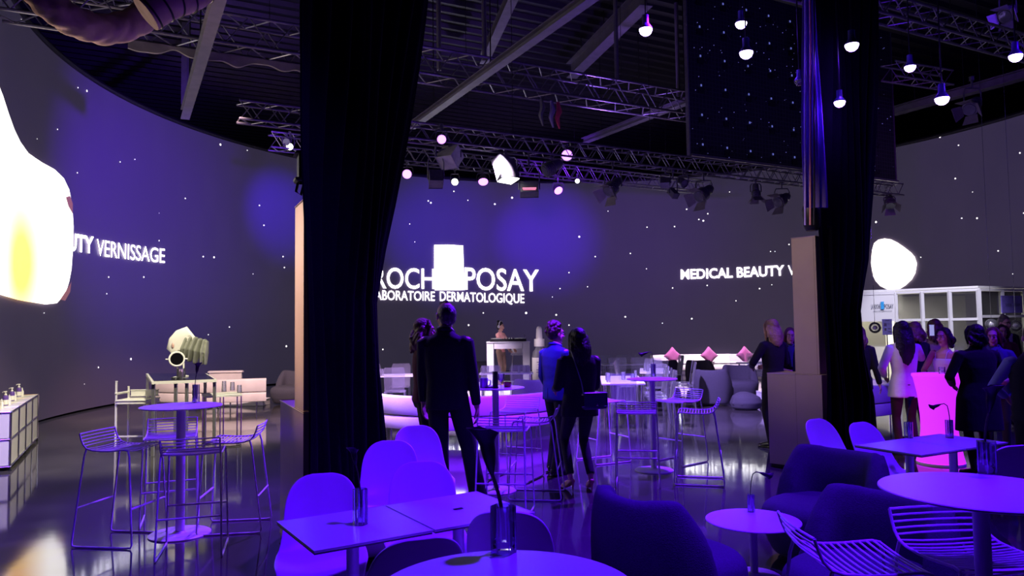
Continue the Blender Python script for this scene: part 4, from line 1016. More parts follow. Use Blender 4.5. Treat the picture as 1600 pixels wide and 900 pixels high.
# clear hanging globes
for px, py, d, lab in ((1367, 512, 16.5, 'clear glass globe hanging at the left of the kiosk'), (1549, 507, 16.5, 'clear glass globe hanging in front of the kiosk corner'), (1587, 509, 16.3, 'clear glass globe hanging at the right edge of the kiosk')):
    p = D(px, py, d); t = thing('hanging_globe', lab, 'globe', (p.x, p.y, p.z)); b = MB(); b.ell((0, 0, 0), .125, 24, 16); b.build('globe', clear, t); b = MB(); b.cyl(V(0, 0, .12), V(0, 0, 7.6), .004, seg=6); b.build('cord', chrome, t); b = MB(); b.ell((0, 0, 0), (.05, .05, .05), 12, 8); b.build('inner_bulb', cap_m, t)
# ================================================================== OVERHEAD
truss_m = mat('truss_aluminium', (.26, .24, .30), .38, .8, var=.15)
beam_m = mat('galvanised_beam', (.20, .18, .23), .5, .5, var=.15, scale=5, bump=.05)
def truss(label, a, b_, w=.29, h=.29, r=.022, step=.42, up=True, name='lighting_truss', sx=0):
    """box truss: a and b_ are the ends of its lower front chord"""
    t = thing(name, label, 'truss', a); d = (b_ - a); L = d.length; d.normalize(); s = V(-d.y, d.x, 0).normalized(); z = V(0, 0, 1)
    c = [V(0, 0, 0), s * w, s * w + z * h, z * h]
    for q in c: b = MB(); b.cyl(q, q + d * L, r, seg=8); b.build('chord', truss_m, t)
    n = max(2, int(L / step)); b = MB(); r2 = r * .45
    for (p, q) in ((0, 1), (1, 2), (2, 3), (3, 0)):
        for k in range(n):
            A = c[p] + d * (L * k / n); B = c[q] + d * (L * (k + .5) / n); C2 = c[p] + d * (L * (k + 1) / n); b.cyl(A, B, r2, seg=5); b.cyl(B, C2, r2, seg=5)
    b.build('bracing', truss_m, t)
    nh = max(2, int(L / 4) + 1)
    for k in range(nh):
        p = d * (L * (k + .5) / nh) + s * w / 2 + z * h; b = MB(); b.cyl(p, V(p.x, p.y, 9.5 - a.z), .006, seg=5); b.build('hanger_cable', blackm, t)
    return t
def ends(pa, pb, z): return G(pa[0], pa[1], z), G(pb[0], pb[1], z)
def extend(a, b_, ea, eb): d = (b_ - a).normalized(); return a - d * ea, b_ + d * eb
# the big truss crossing the whole hall
t1a, t1b = extend(*ends((655, 113), (1080, 178), 6.6), 8.5, 4.0)
truss('large box truss crossing the whole roof, lower edge draped in grey cloth at the left', t1a, t1b, .55, .52, .03, .75)
# truss under the hanging screen
t2a, t2b = ends((655, 217), (1250, 286), 5.0); t2d = (t2b - t2a).normalized(); t2A, t2B = extend(t2a, t2b, 3.0, 3.9)
truss('lighting truss carrying the stage lamps and the black hanging screen', t2A, t2B, .29, .29, .022, .42)
t3a, t3b = ends((635, 251), (1080, 297), 6.2); t3d = (t3b - t3a).normalized(); t3A = on_line(t3a, t3d, 424); t3B = on_line(t3a, t3d, 1112)
truss('lighting truss hanging closest to the top edge of the curved screen', t3A, t3B, .4, .38, .026, .5)
t4a, t4b = ends((1389, 22), (1600, 80), 6.0); t4A, t4B = extend(t4a, t4b, 2.5, 2.5); t4d = (t4b - t4a).normalized()
truss('lighting truss in the upper right corner above the bulbs', t4A, t4B, .29, .29, .022, .42)
t5a, t5b = ends((1400, 118), (1490, 132), 7.4); truss('short distant truss piece seen between the bulbs on the right', t5a, t5b, .4, .35, .026, .5)
t6a = G(98, 5, 7.6); t6b = G(215, -12, 7.6); truss('short truss glimpsed above the sagging duct', t6a, t6b, .35, .35, .024, .45)
# steel beams
def beam(label, a, b_, w=.2, h=.22, name='steel_beam'):
    t = thing(name, label, 'beam', a); d = b_ - a; q = d.to_track_quat('Y', 'Z').to_matrix(); L = d.length; c = d / 2
    for nm, off, sz in (('lower_flange', V(0, 0, 0), (w, L, .018)), ('web', V(0, 0, h / 2), (.012, L, h)), ('upper_flange', V(0, 0, h), (w, L, .018))):
        b = MB(); b.box(c + q @ off, sz, 0, 0, q); b.build(nm, beam_m, t)
    n = 3
    for k in range(n):
        p = d * ((k + .5) / n) + V(0, 0, h); b = MB(); b.cyl(p, V(p.x, p.y, 9.5 - a.z), .012, seg=6); b.build('hanger_rod', blackm, t)
    return t
beam('long pale steel beam running diagonally down to the left drape', G(643, 201, 6.35), G(985, -43, 6.35), .17, .12)
beam('steel beam running diagonally towards the hanging screen', G(912, 224, 7.0), G(1110, 148, 7.0), .18, .14)
beam('steel beam crossing the big truss left of the left drape', G(289, 186, 6.1), G(352, -30, 6.1), .17, .2)
beam('steel beam in the upper right roof behind the bulbs', G(1395, 180, 8.0), G(1640, 112, 8.0), .3)
beam('thick dark rafter in the middle of the roof', G(893, 122, 8.6), G(1010, 8, 8.6), .30, .4)
beam('thin dark rafter right of the left drape, below the roof deck', G(756, 100, 8.6), G(806, -10, 8.6), .22)
for px, y0, y1, lab in ((686, 110, -20, 'dark hanging pole nearest the left drape'), (757, 95, -20, 'dark hanging pole above the diagonal pale beam'), (964, 130, 50, 'dark hanging pole below the thick rafter'), (1060, 150, 50, 'dark hanging pole left of the hanging screen')):
    p = G(px, y0, 7.2); b = MB(); b.cyl((0, 0, 0), (0, 0, 2.3), .05, seg=8); o = b.build('hanging_pole', beam_m); o.location = p; tag(o, lab, 'pole')
# brace pair behind the left beam
p0 = G(291, 178, 7.4)
for k, dx in enumerate((0, .32)):
    b = MB(); b.box((0, 0, 1.05), (.14, .14, 2.1)); o = b.build('roof_post', beam_m); o.location = (p0.x + dx, p0.y - .8 * k, 7.4); tag(o, ('left' if k == 0 else 'right') + ' of the two roof posts beside the crossing beam at left', 'post')
# grey cloth along the big truss
cloth = mat('grey_truss_cloth', (.20, .16, .17), .9, var=.2, scale=4, bump=.4, bscale=6)
g = []; ca = t1a + t2d * 0; d1 = (t1b - t1a).normalized(); s1 = V(-d1.y, d1.x, 0)
A_ = on_line(t1a + s1 * .55, d1, 200); B_ = on_line(t1a + s1 * .55, d1, 476)
for i in range(60):
    q = i / 59; p = A_.lerp(B_, q); sag = .10 + .07 * math.sin(q * 19) * math.sin(q * 7) + .015 * math.sin(q * 45); g.append([p + V(0, 0, .05) + s1 * .04, p + V(0, 0, -.02) + s1 * .07, p + V(0, 0, -.04 - sag) + s1 * .02, p + V(0, 0, -.05 - sag) - s1 * .05, p + V(0, 0, -.02) - s1 * .06])
b = MB(); b.sheet(g, .01); o = b.build('truss_cloth', cloth, None, 60); tag(o, 'bunched grey cloth tied under the big truss at the left', 'cloth')
# air ducts
duct_m = mat('tan_fabric_duct', (.50, .34, .25), .8, var=.2, scale=2.5, bump=1.0, bscale=7)
def dpt(px, py, d): return D(px, py, d)
def duct(label, pts, r, folds=14, rings=0):
    n = 90; P = []
    for i in range(n + 1):
        u = i / n * (len(pts) - 1); k = min(int(u), len(pts) - 2); f = u - k
        p0, p1, p2, p3 = pts[max(k - 1, 0)], pts[k], pts[k + 1], pts[min(k + 2, len(pts) - 1)]
        P.append(.5 * ((2 * p1) + (p2 - p0) * f + (2 * p0 - 5 * p1 + 4 * p2 - p3) * f * f + (3 * p1 - p0 - 3 * p2 + p3) * f ** 3))
    b = MB(); t = thing('air_duct', label, 'duct', P[0]); P0 = P[0].copy(); P = [p - P0 for p in P]
    x, y = frame(P[1] - P[0]); R = []; seg = 40
    for i in range(n + 1):
        tt = (P[min(i + 1, n)] - P[max(i - 1, 0)]).normalized(); y = tt.cross(x).normalized(); x = y.cross(tt).normalized(); row = []
        for k in range(seg):
            a = 2 * PI * k / seg; rr = r * (1 + .13 * abs(math.sin(i / n * PI * folds + 1.3 * math.sin(a * 2 + i * .1))) + .03 * math.sin(a * 5 + i * .5)) if not rings else r * (1 + .012 * math.sin(a * 6 + i))
            row.append(P[i] + x * math.cos(a) * rr + y * math.sin(a) * rr)
        R.append(row)
    b.rings(R); b.build('duct_skin', duct_m, t, 60)
    if rings:
        for q in range(rings):
            i = int((q + .5) / rings * n); tt = (P[min(i + 1, n)] - P[max(i - 1, 0)]).normalized(); xx, yy = frame(tt)
            b = MB(); b.tube([P[i] + xx * math.cos(a) * r * 1.02 + yy * math.sin(a) * r * 1.02 for a in [2 * PI * k / 36 for k in range(36)]], .012, 6, closed=True); b.build('hoop', blackm, t)
    return t
duct('sagging tan fabric air duct in the upper left corner', [dpt(20, -70, 8.6), dpt(52, -22, 8.7), dpt(84, 12, 8.8), dpt(122, 36, 9.0), dpt(165, 46, 9.3), dpt(205, 37, 9.6), dpt(240, 10, 9.9), dpt(262, -40, 10.2)], .175, 11)
duct('hooped tan air duct end beside the sagging duct', [dpt(228, 22, 8.2), dpt(262, 2, 8.3), dpt(300, -12, 8.5), dpt(345, -50, 8.7)], .2, 8, 6)

# hanging black screen back
pan_m = bpy.data.materials.new('screen_back_lattice'); pan_m.use_nodes = True; nt = pan_m.node_tree; N = nt.nodes; L = nt.links; bs_ = N['Principled BSDF']; bs_.inputs['Roughness'].default_value = .5
tcn = N.new('ShaderNodeTexCoord'); br = N.new('ShaderNodeTexBrick'); br.offset = 0; br.inputs['Brick Width'].default_value = .1; br.inputs['Row Height'].default_value = .1; br.inputs['Scale'].default_value = 1; br.inputs['Mortar Size'].default_value = .012
br.inputs['Color1'].default_value = (.006, .006, .012, 1); br.inputs['Color2'].default_value = (.012, .012, .02, 1); br.inputs['Mortar'].default_value = (.03, .03, .045, 1)
mpn = N.new('ShaderNodeMapping'); mpn.inputs['Rotation'].default_value = (PI / 2, 0, 0); L.new(tcn.outputs['Object'], mpn.inputs[0]); L.new(mpn.outputs[0], br.inputs[0]); L.new(br.outputs[0], bs_.inputs['Base Color'])
q0 = on_line(t2a, t2d, 1082); q1 = on_line(t2a, t2d, 1405); Lp = (q1 - q0).length
ap = math.atan2(t2d.y, t2d.x); t = thing('hanging_screen', 'large black hanging screen seen from behind, standing on the lighting truss', 'screen', q0 + V(0, 0, .34), ap)
b = MB(); b.box((Lp / 2, .1, 2.0), (Lp, .08, 4.0)); b.build('lattice_panel', pan_m, t)
b = MB()
for x in (0, Lp): b.box((x, .1, 2.0), (.03, .1, 4.0))
b.box((Lp / 2, .05, .01), (Lp, .12, .05)); b.build('edge_frame', truss_m, t)
lcd = mat('status_display', (.2, .2, .5), .4, emis=(.25, .3, 1), es=.4); b = MB(); rr = random.Random(3)
nx = int(Lp / .72)
b2 = MB()
for i in range(nx):
    for j in range(6):
        x = (i + .5) * .72; z = .28 + j * .66
        b = MB(); b.box((x, .045, z), (.035, .01, .045)); b.build('status_display', lcd, t)
        b2 = MB(); b2.box((x, .048, z - .12), (.16, .02, .12)); b2.tube([V(x + .06, .04, z), V(x + .16, .02, z - .14), V(x + .25, .04, z - .02)], .008, 5); b2.build('power_box', blackm, t)
gl2 = MB()
for k in range(170): gl2.ell((rr.uniform(.05, Lp - .05), .052, rr.uniform(.05, 3.9)), rr.choice((.005, .007, .009)), 6, 4)
gl2.build('indicator_lights', mat('tiny_led', (.3, .3, .8), .4, emis=(.25, .25, .8), es=.55), t)['kind'] = 'stuff'

# ---- lamps on the trusses
lamp_body = mat('lamp_housing', (.10, .095, .115), .45, .3, var=.15); door_m = mat('barn_door', (.22, .20, .20), .5, .4, var=.1)
vio_em = mat('violet_lens', (.8, .7, 1), .3, emis=(.60, .22, 1), es=3.2); white_em = mat('white_lens', (1, 1, .95), .3, emis=(1, 1, .86), es=9)
def yoke(t, up, w=.18):
    b = MB(); b.tube([V(-w, 0, 0), V(-w, 0, up * .45), V(-w * .8, 0, up * .62), V(w * .8, 0, up * .62), V(w, 0, up * .45), V(w, 0, 0)], .014, 6); b.build('yoke', lamp_body, t)
    b = MB(); b.cyl(V(0, 0, up * .62), V(0, 0, up), .018, seg=8); b.box((0, 0, up - .01), (.07, .09, .08), 0, .01); b.build('clamp', lamp_body, t)
def fresnel(label, p, d, lit=None, up=.4, s=1.0, doors=True):
    """theatre lamp with barn doors: barrel along d"""
    t = thing('stage_spotlight', label, 'stage light', p); d = Vector(d).normalized(); x, y = frame(d)
    b = MB(); b.lathe([(0, -.26 * s), (.075 * s, -.26 * s), (.10 * s, -.2 * s), (.105 * s, -.05 * s), (.135 * s, -.02 * s), (.14 * s, .17 * s), (0, .165 * s)], (0, 0, 0), 24, d); b.build('barrel', lamp_body, t)
    b = MB()
    for k in range(4): b.lathe([(.135 * s, (.0 + .045 * k) * s), (.152 * s, (.005 + .045 * k) * s), (.152 * s, (.018 + .045 * k) * s), (.135 * s, (.022 + .045 * k) * s)], (0, 0, 0), 24, d)
    b.build('cooling_ribs', lamp_body, t)
    b = MB(); b.lathe([(0, .168 * s), (.12 * s, .168 * s), (.11 * s, .185 * s), (0, .19 * s)], (0, 0, 0), 24, d); b.build('lens', lit or mat('dark_lens', (.1, .1, .12), .1), t)
    if doors:
        for (e, f) in ((x, y), (-x, y), (y, x), (-y, x)):
            b = MB(); w0, w1 = .11 * s, .15 * s; o0 = d * .18 * s + e * .13 * s; o1 = o0 + (d * .8 + e * .6) * .19 * s; q = [o0 - f * w0, o0 + f * w0, o1 + f * w1, o1 - f * w1]
            nrm = (q[1] - q[0]).cross(q[3] - q[0]).normalized() * .006; b.rings([[v for v in q], [v + nrm for v in q]]); b.build('barn_door', door_m, t)
    yoke(t, up, .17 * s); return t
def par(label, p, d, lit, up=.3, r=.1):
    t = thing('par_light', label, 'stage light', p); d = Vector(d).normalized()
    b = MB(); b.lathe([(0, -.2), (r * .6, -.2), (r, -.08), (r * 1.05, .05), (r * .98, .05), (r * .9, .02), (0, .02)], (0, 0, 0), 24, d); b.build('barrel', lamp_body, t)
    b = MB(); b.lathe([(0, .025), (r * .9, .025), (r * .88, .035), (0, .04)], (0, 0, 0), 24, d); b.build('lens', lit, t)
    yoke(t, up, r * 1.2); return t
def panel(label, p, d, size, lit=None, up=.35, name='panel_light', m=None, edge=None):
    t = thing(name, label, 'stage light', p); d = Vector(d).normalized(); q = d.to_track_quat('-Z', 'Y').to_matrix(); w, h, k = size
    b = MB(); b.box((0, 0, 0), (w, h, k), 0, .01, q); b.build('housing', m or lamp_body, t)
    if lit: b = MB(); b.box(d * (k / 2 + .006), (w * .9, h * .9, .01), 0, 0, q); b.build('light_face', lit, t)
    yoke(t, up, w * .55); return t
Z_ = V(0, 0, 1)
def on2(px, py, line=(None, None), back=.15):
    a, d = (t2a, t2d) if line[0] is None else line
    p = on_line(a, d, px); s = V(-d.y, d.x, 0) * back; q = D(px, py, (p + s).y); top = p.z - q.z; return q, max(.12, top)
L3 = (t3a, t3d)
q, u = on2(690, 218, back=-.1); par('violet lamp highest beside the left drape', q, (.1, -1, -.2), vio_em, .25, .085)
q, u = on2(703, 246); panel('big box-shaped lamp lit blue on its side, left end of the lamp truss', q, (-.35, -.6, -.75), (.36, .30, .34), None, u, 'moving_head_light', mat('grey_housing', (.30, .28, .3), .5))
q, u = on2(681, 280); panel('dark box lamp hanging low beside the left drape', q, (.1, -.5, -.9), (.26, .24, .26), None, u, 'moving_head_light')
q, u = on2(711, 284, L3, -.2); par('small warm white lamp under the big box-shaped lamp', q, (-.1, -1, -.4), white_em, .35, .10)
q, u = on2(755, 283, L3, .0); par('violet disc lamp left of the bright white panel lamp', q, (.05, -.6, -.75), vio_em, .35, .15)
q, u = on2(790, 264); panel('bright white panel lamp tilted on the lamp truss', q, (.22, -.22, -.95), (.40, .26, .46), white_em, u)
b = MB(); b.ell((0, 0, 0), .05, 12, 8); o = b.build('work_bulb', white_em); o.location = on2(780, 262, back=-.12)[0]; tag(o, 'small glaring bulb at the upper left corner of the white panel lamp', 'bulb')
q, u = on2(827, 296); panel('black square lamp head with a red display hanging below the truss', q, (0, -.3, -1), (.36, .26, .24), None, u, 'moving_head_light')
rb = MB(); rb.box((0, -.135, -.0), (.26, .01, .02)); rb.box((0, -.135, -.03), (.24, .01, .012)); o = rb.build('display_strip', mat('red_display', (.6, .1, .2), .4, emis=(1, .25, .4), es=1.5)); o.parent = bpy.data.objects.get([c.name for c in bpy.data.objects if c.name.startswith('moving_head_light')][-1])
q, u = on2(862, 262); fresnel('stage lamp with pale snout pointing down left, beside a violet glow', q, (-.75, -.3, -.45), None, u, .95, False)
q, u = on2(886, 243); par('violet glowing lamp above the pale-snouted stage lamp', q, (-.1, -1, -.1), vio_em, .2, .115)
q, u = on2(872, 297, L3, -.1); par('violet disc lamp right of the black square lamp head', q, (.3, -.7, -.6), vio_em, .35, .14)
q, u = on2(902, 283, L3, .0); par('small white lamp shining between two stage lamps', q, (0, -1, -.1), white_em, .2, .07)
q, u = on2(636, 272, L3, -.3); par('violet lamp half hidden at the edge of the left drape', q, (.1, -1, -.3), vio_em, .3, .13)
q, u = on2(958, 292); fresnel('stage lamp with open barn doors, left of the lamp cluster', q, (-.55, -.45, -.6), None, u, 1.0)
q, u = on2(1100, 302); fresnel('stage lamp with open barn doors right of the lamp cluster', q, (-.65, -.45, -.45), None, u, 1.05)
q, u = on2(1181, 300); fresnel('narrow stage lamp pointing straight down between two barn-door lamps', q, (.02, -.1, -1), None, u, .72)
q, u = on2(1222, 312); fresnel('stage lamp with barn doors nearest the right bronze pillar', q, (-.7, -.5, -.4), None, u, 1.0)
q, u = on2(1390, 315); fresnel('stage lamp hanging right of the right drape', q, (-.2, -.6, -.75), None, u, .9)
q, u = on2(1052, 302); panel('small violet-lit lamp in the cluster above the centre tables', q, (.3, -.6, -.6), (.16, .14, .24), None, u, 'moving_head_light')
q, u = on2(1040, 286); panel('upper black lamp head of the cluster above the centre tables', q, (-.2, -.6, -.6), (.2, .16, .2), None, u, 'moving_head_light')
q, u = on2(1068, 286); par('round lamp at the right of the lamp cluster above the centre', q, (.4, -.7, -.5), mat('dark_lens', (.1, .1, .12), .1), u, .09)
q, u = on2(448, 222, L3, .0); par('small lamp at the left end of the far truss, upper one', q, (0, -1, -.3), mat('dark_lens', (.1, .1, .12), .1), .2, .10)
q, u = on2(453, 229, L3, .0); par('small glowing white lamp at the left end of the far truss', q, (.1, -1, -.3), white_em, .35, .09)
for px, py, r in ((846, 180, 'silver'), (862, 183, 'pale'), (872, 185, 'red')):
    p = on_line(t1a, d1, px); z = D(px, py, p.y); b = MB(); m_ = {'silver': truss_m, 'pale': mat('violet_cloth', (.25, .2, .4), .8), 'red': mat('red_cloth', (.6, .05, .12), .8)}[r]
    b.tube([V(0, 0, .35), V(.03, 0, .15), V(-.02, 0, 0), V(.03, 0, -.22)], [.03, .06, .05, .02], 8); o = b.build('hanging_cloth', m_); o.location = z; tag(o, r + ' cloth scrap hanging from the big truss in the middle', 'cloth')
# black rig box above the left pillar
p = D(476, 262, 6.1); t = thing('motor_box', 'black strapped box hanging just above the left bronze pillar', 'box', p)
b = MB(); b.box((0, 0, 0), (.17, .2, .26), .4, .03); b.build('case', blackm, t)
b = MB(); b.tube([V(-.05, 0, -.1), V(-.07, 0, -.2), V(-.03, 0, -.23), V(0, 0, -.12)], .012, 6); b.build('strap', blackm, t)
b = MB(); b.box((.035, 0, -.17), (.06, .05, .09), .4, .01); b.build('violet_lit_box', beam_m, t)
b = MB(); b.cyl(V(0, 0, .12), V(0, 0, 9.5 - p.z), .012, seg=6); b.build('hanger_rod', blackm, t)
# hoist strip: violet cloth sleeve with cables above the right pillar
sleeve = mat('violet_gauze', (.12, .08, .32), .7, var=.1, scale=3, sheen=.2)
drape('hoist_sleeve', 'thin violet gauze sleeve hanging over the right bronze pillar', [dl(2.9, 1258, 7.8, 1291, 7.9), dl(3.6, 1256, 7.8, 1286, 7.9), dl(4.6, 1253, 7.8, 1277, 7.9), dl(6.5, 1250, 7.8, 1272, 7.9), dl(9.4, 1246, 7.8, 1268, 7.9)], 4, .04, sleeve, .006, seed=9)
for k, (x0, x1, m_, lab) in enumerate(((1262, 1258, 'pink', 'pink hoist cable hanging in front of the violet sleeve'), (1268, 1264, 'black', 'dark hoist cable right of the pink one'), (1254, 1251, 'violet', 'violet hoist cable left of the pink one'))):
    a = at_z(x0 + 4, 7.6, 2.68); c_ = at_z(x1, 7.6, 9.4); b = MB(); mm = {'pink': mat('pink_cable', (.8, .3, .3), .5), 'black': blackm, 'violet': mat('violet_cable', (.4, .3, .8), .5)}[m_]
    b.tube([V(0, 0, 0), (c_ - a) * .3 + V(.02, 0, 0), c_ - a], .010, 6); o = b.build('hoist_cable', mm); o.location = a; tag(o, lab, 'cable')
p = D(1268, 350, 8.0); t = thing('chain_bag', 'black chain bag standing on top of the right bronze pillar', 'bag', (p.x, p.y, 2.67))
b = MB(); b.eloft([(V(0, 0, 0), .06, .06), (V(0, 0, .05), .09, .08), (V(0, 0, .22), .10, .09), (V(0, 0, .27), .085, .075)], 20); b.build('bag', blackm, t)
b = MB(); b.tube([V(-.08, 0, .2), V(-.06, 0, .5), V(0, 0, .62), V(.06, 0, .5), V(.08, 0, .2)], .008, 6); b.build('strap', truss_m, t)
b = MB(); b.tube([V(-.05, 0, .25), V(-.045, 0, .45), V(0, 0, .6)], .014, 6); b.build('chain', chrome, t)
# unlit glass lamp beside the sleeve, and the lit hanging bulbs
bulb_em = mat('lit_bulb', (.9, .85, 1), .3, emis=(.62, .45, 1), es=9); cap_b = mat('bulb_cap', (.10, .08, .3), .4, .3)
def bulb(label, px, py, d, dia_px, lit=True):
    r = dia_px / 2 * d / F_PX; p = D(px, py, d); t = thing('pendant_bulb', label, 'pendant lamp', p)
    b = MB(); b.lathe([(0, -r * .78), (r * .45, -r * .70), (r * .8, -r * .42), (r * .98, 0), (r, r * .22), (0, r * .22)], seg=24); b.build('glass_dome', bulb_em if lit else crystal, t)
    b = MB(); b.lathe([(0, r * .23), (r * 1.02, r * .23), (r * .95, r * .5), (r * .62, r * .95), (r * .52, r * 1.1), (r * .5, r * 2.4), (0, r * 2.4)], seg=24); b.build('cap', cap_b, t)
    b = MB(); b.cyl(V(0, 0, r * 2.4), V(0, 0, 9.5 - p.z), .008, seg=6); b.build('cord', blackm, t)
    if lit: point('bulb_light', p + V(0, 0, -r * 1.3), (.13, .01, 1.0), 22, r)
for lab, px, py, d, w in (('lit pendant bulb alone above the middle of the roof beams', 1009, 48, 9.5, 21), ('upper of two lit pendant bulbs in front of the hanging screen', 1158, 38, 9.6, 18), ('lower of two lit pendant bulbs in front of the hanging screen', 1166, 84, 8.6, 21),
    ('upper lit pendant bulb in front of the right drape', 1331, 72, 7.6, 21), ('lower lit pendant bulb in front of the right drape', 1312, 161, 7.7, 17), ('lit pendant bulb directly right of the right drape', 1422, 106, 9.5, 17), ('lit pendant bulb on a long cord below the right roof beam', 1472, 156, 8.4, 21), ('lit pendant bulb at the right edge below the corner truss', 1587, 89, 8.2, 20)):
    bulb(lab, px, py, d, w)
bulb('unlit clear pendant bulb beside the violet sleeve', 1249, 128, 9.0, 16, False)
for px, py, lab in ((1520, 165, 'dark lamp under the roof at right, near the wall rim'), (1575, 20, 'dark lamp on top of the corner truss')):
    p = D(px, py, 13); fresnel(lab, p, (-.6, -.4, -.5), None, min(.5, 9.4 - p.z), .9)
# ================================================================== PEOPLE
def skin_m(k): return mat('skin_' + k, {'fair': (.62, .36, .28), 'medium': (.48, .26, .18), 'deep': (.22, .10, .065)}[k], .5, var=.05, scale=20, spec=.35)
lip_m = mat('lips', (.42, .10, .10), .4); eye_w = mat('eye_white', (.75, .75, .75), .2); eye_d = mat('eye_iris', (.03, .02, .02), .2)
def hair_m(nm, c): return mat('hair_' + nm, c, .45, var=.45, scale=8, bump=.7, bscale=45, spec=.5, kind='noise')
H_ = {'brown': hair_m('brown', (.05, .025, .015)), 'dark': hair_m('dark', (.008, .006, .006)), 'blonde': hair_m('blonde', (.42, .27, .13)), 'grey': hair_m('grey', (.10, .08, .075)), 'light_brown': hair_m('light_brown', (.17, .09, .05)), 'auburn': hair_m('auburn', (.11, .04, .02))}
def cloth_m(nm, c, r=.85): return mat('cloth_' + nm, c, r, var=.12, scale=6, bump=.35, bscale=14, sheen=.05)
def ik(a, c, l1, l2, hint):
    d = c - a; L = min(d.length, (l1 + l2) * .999); dn = d.normalized(); x = (l1 * l1 - l2 * l2 + L * L) / (2 * L); h = math.sqrt(max(0, l1 * l1 - x * x))
    hv = hint - dn * hint.dot(dn); hv = hv.normalized() if hv.length > 1e-6 else V(0, 1, 0); return a + dn * x + hv * h
def hand(B, w, d, n, side, curl=.5, s=1.0):
    """palm and five fingers: w wrist, d direction of the forearm, n palm normal, side +1/-1 where the thumb leaves"""
    d = d.normalized(); n = (n - d * n.dot(d)).normalized(); lat = d.cross(n).normalized() * side
    B.capsule([w - d * .01, w + d * .03 * s, w + d * .075 * s], [.024 * s, .034 * s, .037 * s], 14, [.02 * s, .017 * s, .015 * s], n)
    for k, (o, L) in enumerate(((.029, .070), (.010, .078), (-.010, .073), (-.028, .058))):
        p0 = w + (d * .075 + lat * o) * s; c1 = curl * .7; c2 = curl * 1.5
        p1 = p0 + (d * math.cos(c1) + n * math.sin(c1)) * L * .42 * s; p2 = p1 + (d * math.cos(c2) + n * math.sin(c2)) * L * .33 * s; c3 = curl * 2.2
        p3 = p2 + (d * math.cos(c3) + n * math.sin(c3)) * L * .25 * s
        B.capsule([p0 - d * .01, p0, p1, p2, p3], [.0095 * s, .0095 * s, .009 * s, .0085 * s, .0075 * s], 8)
    p0 = w + (d * .022 + lat * .026) * s; td = (d * .7 + lat * .65 + n * .3).normalized(); p1 = p0 + td * .04 * s; p2 = p1 + (td + d * .5 + n * curl * .4).normalized() * .032 * s
    B.capsule([p0, p1, p2], [.013 * s, .011 * s, .009 * s], 8)
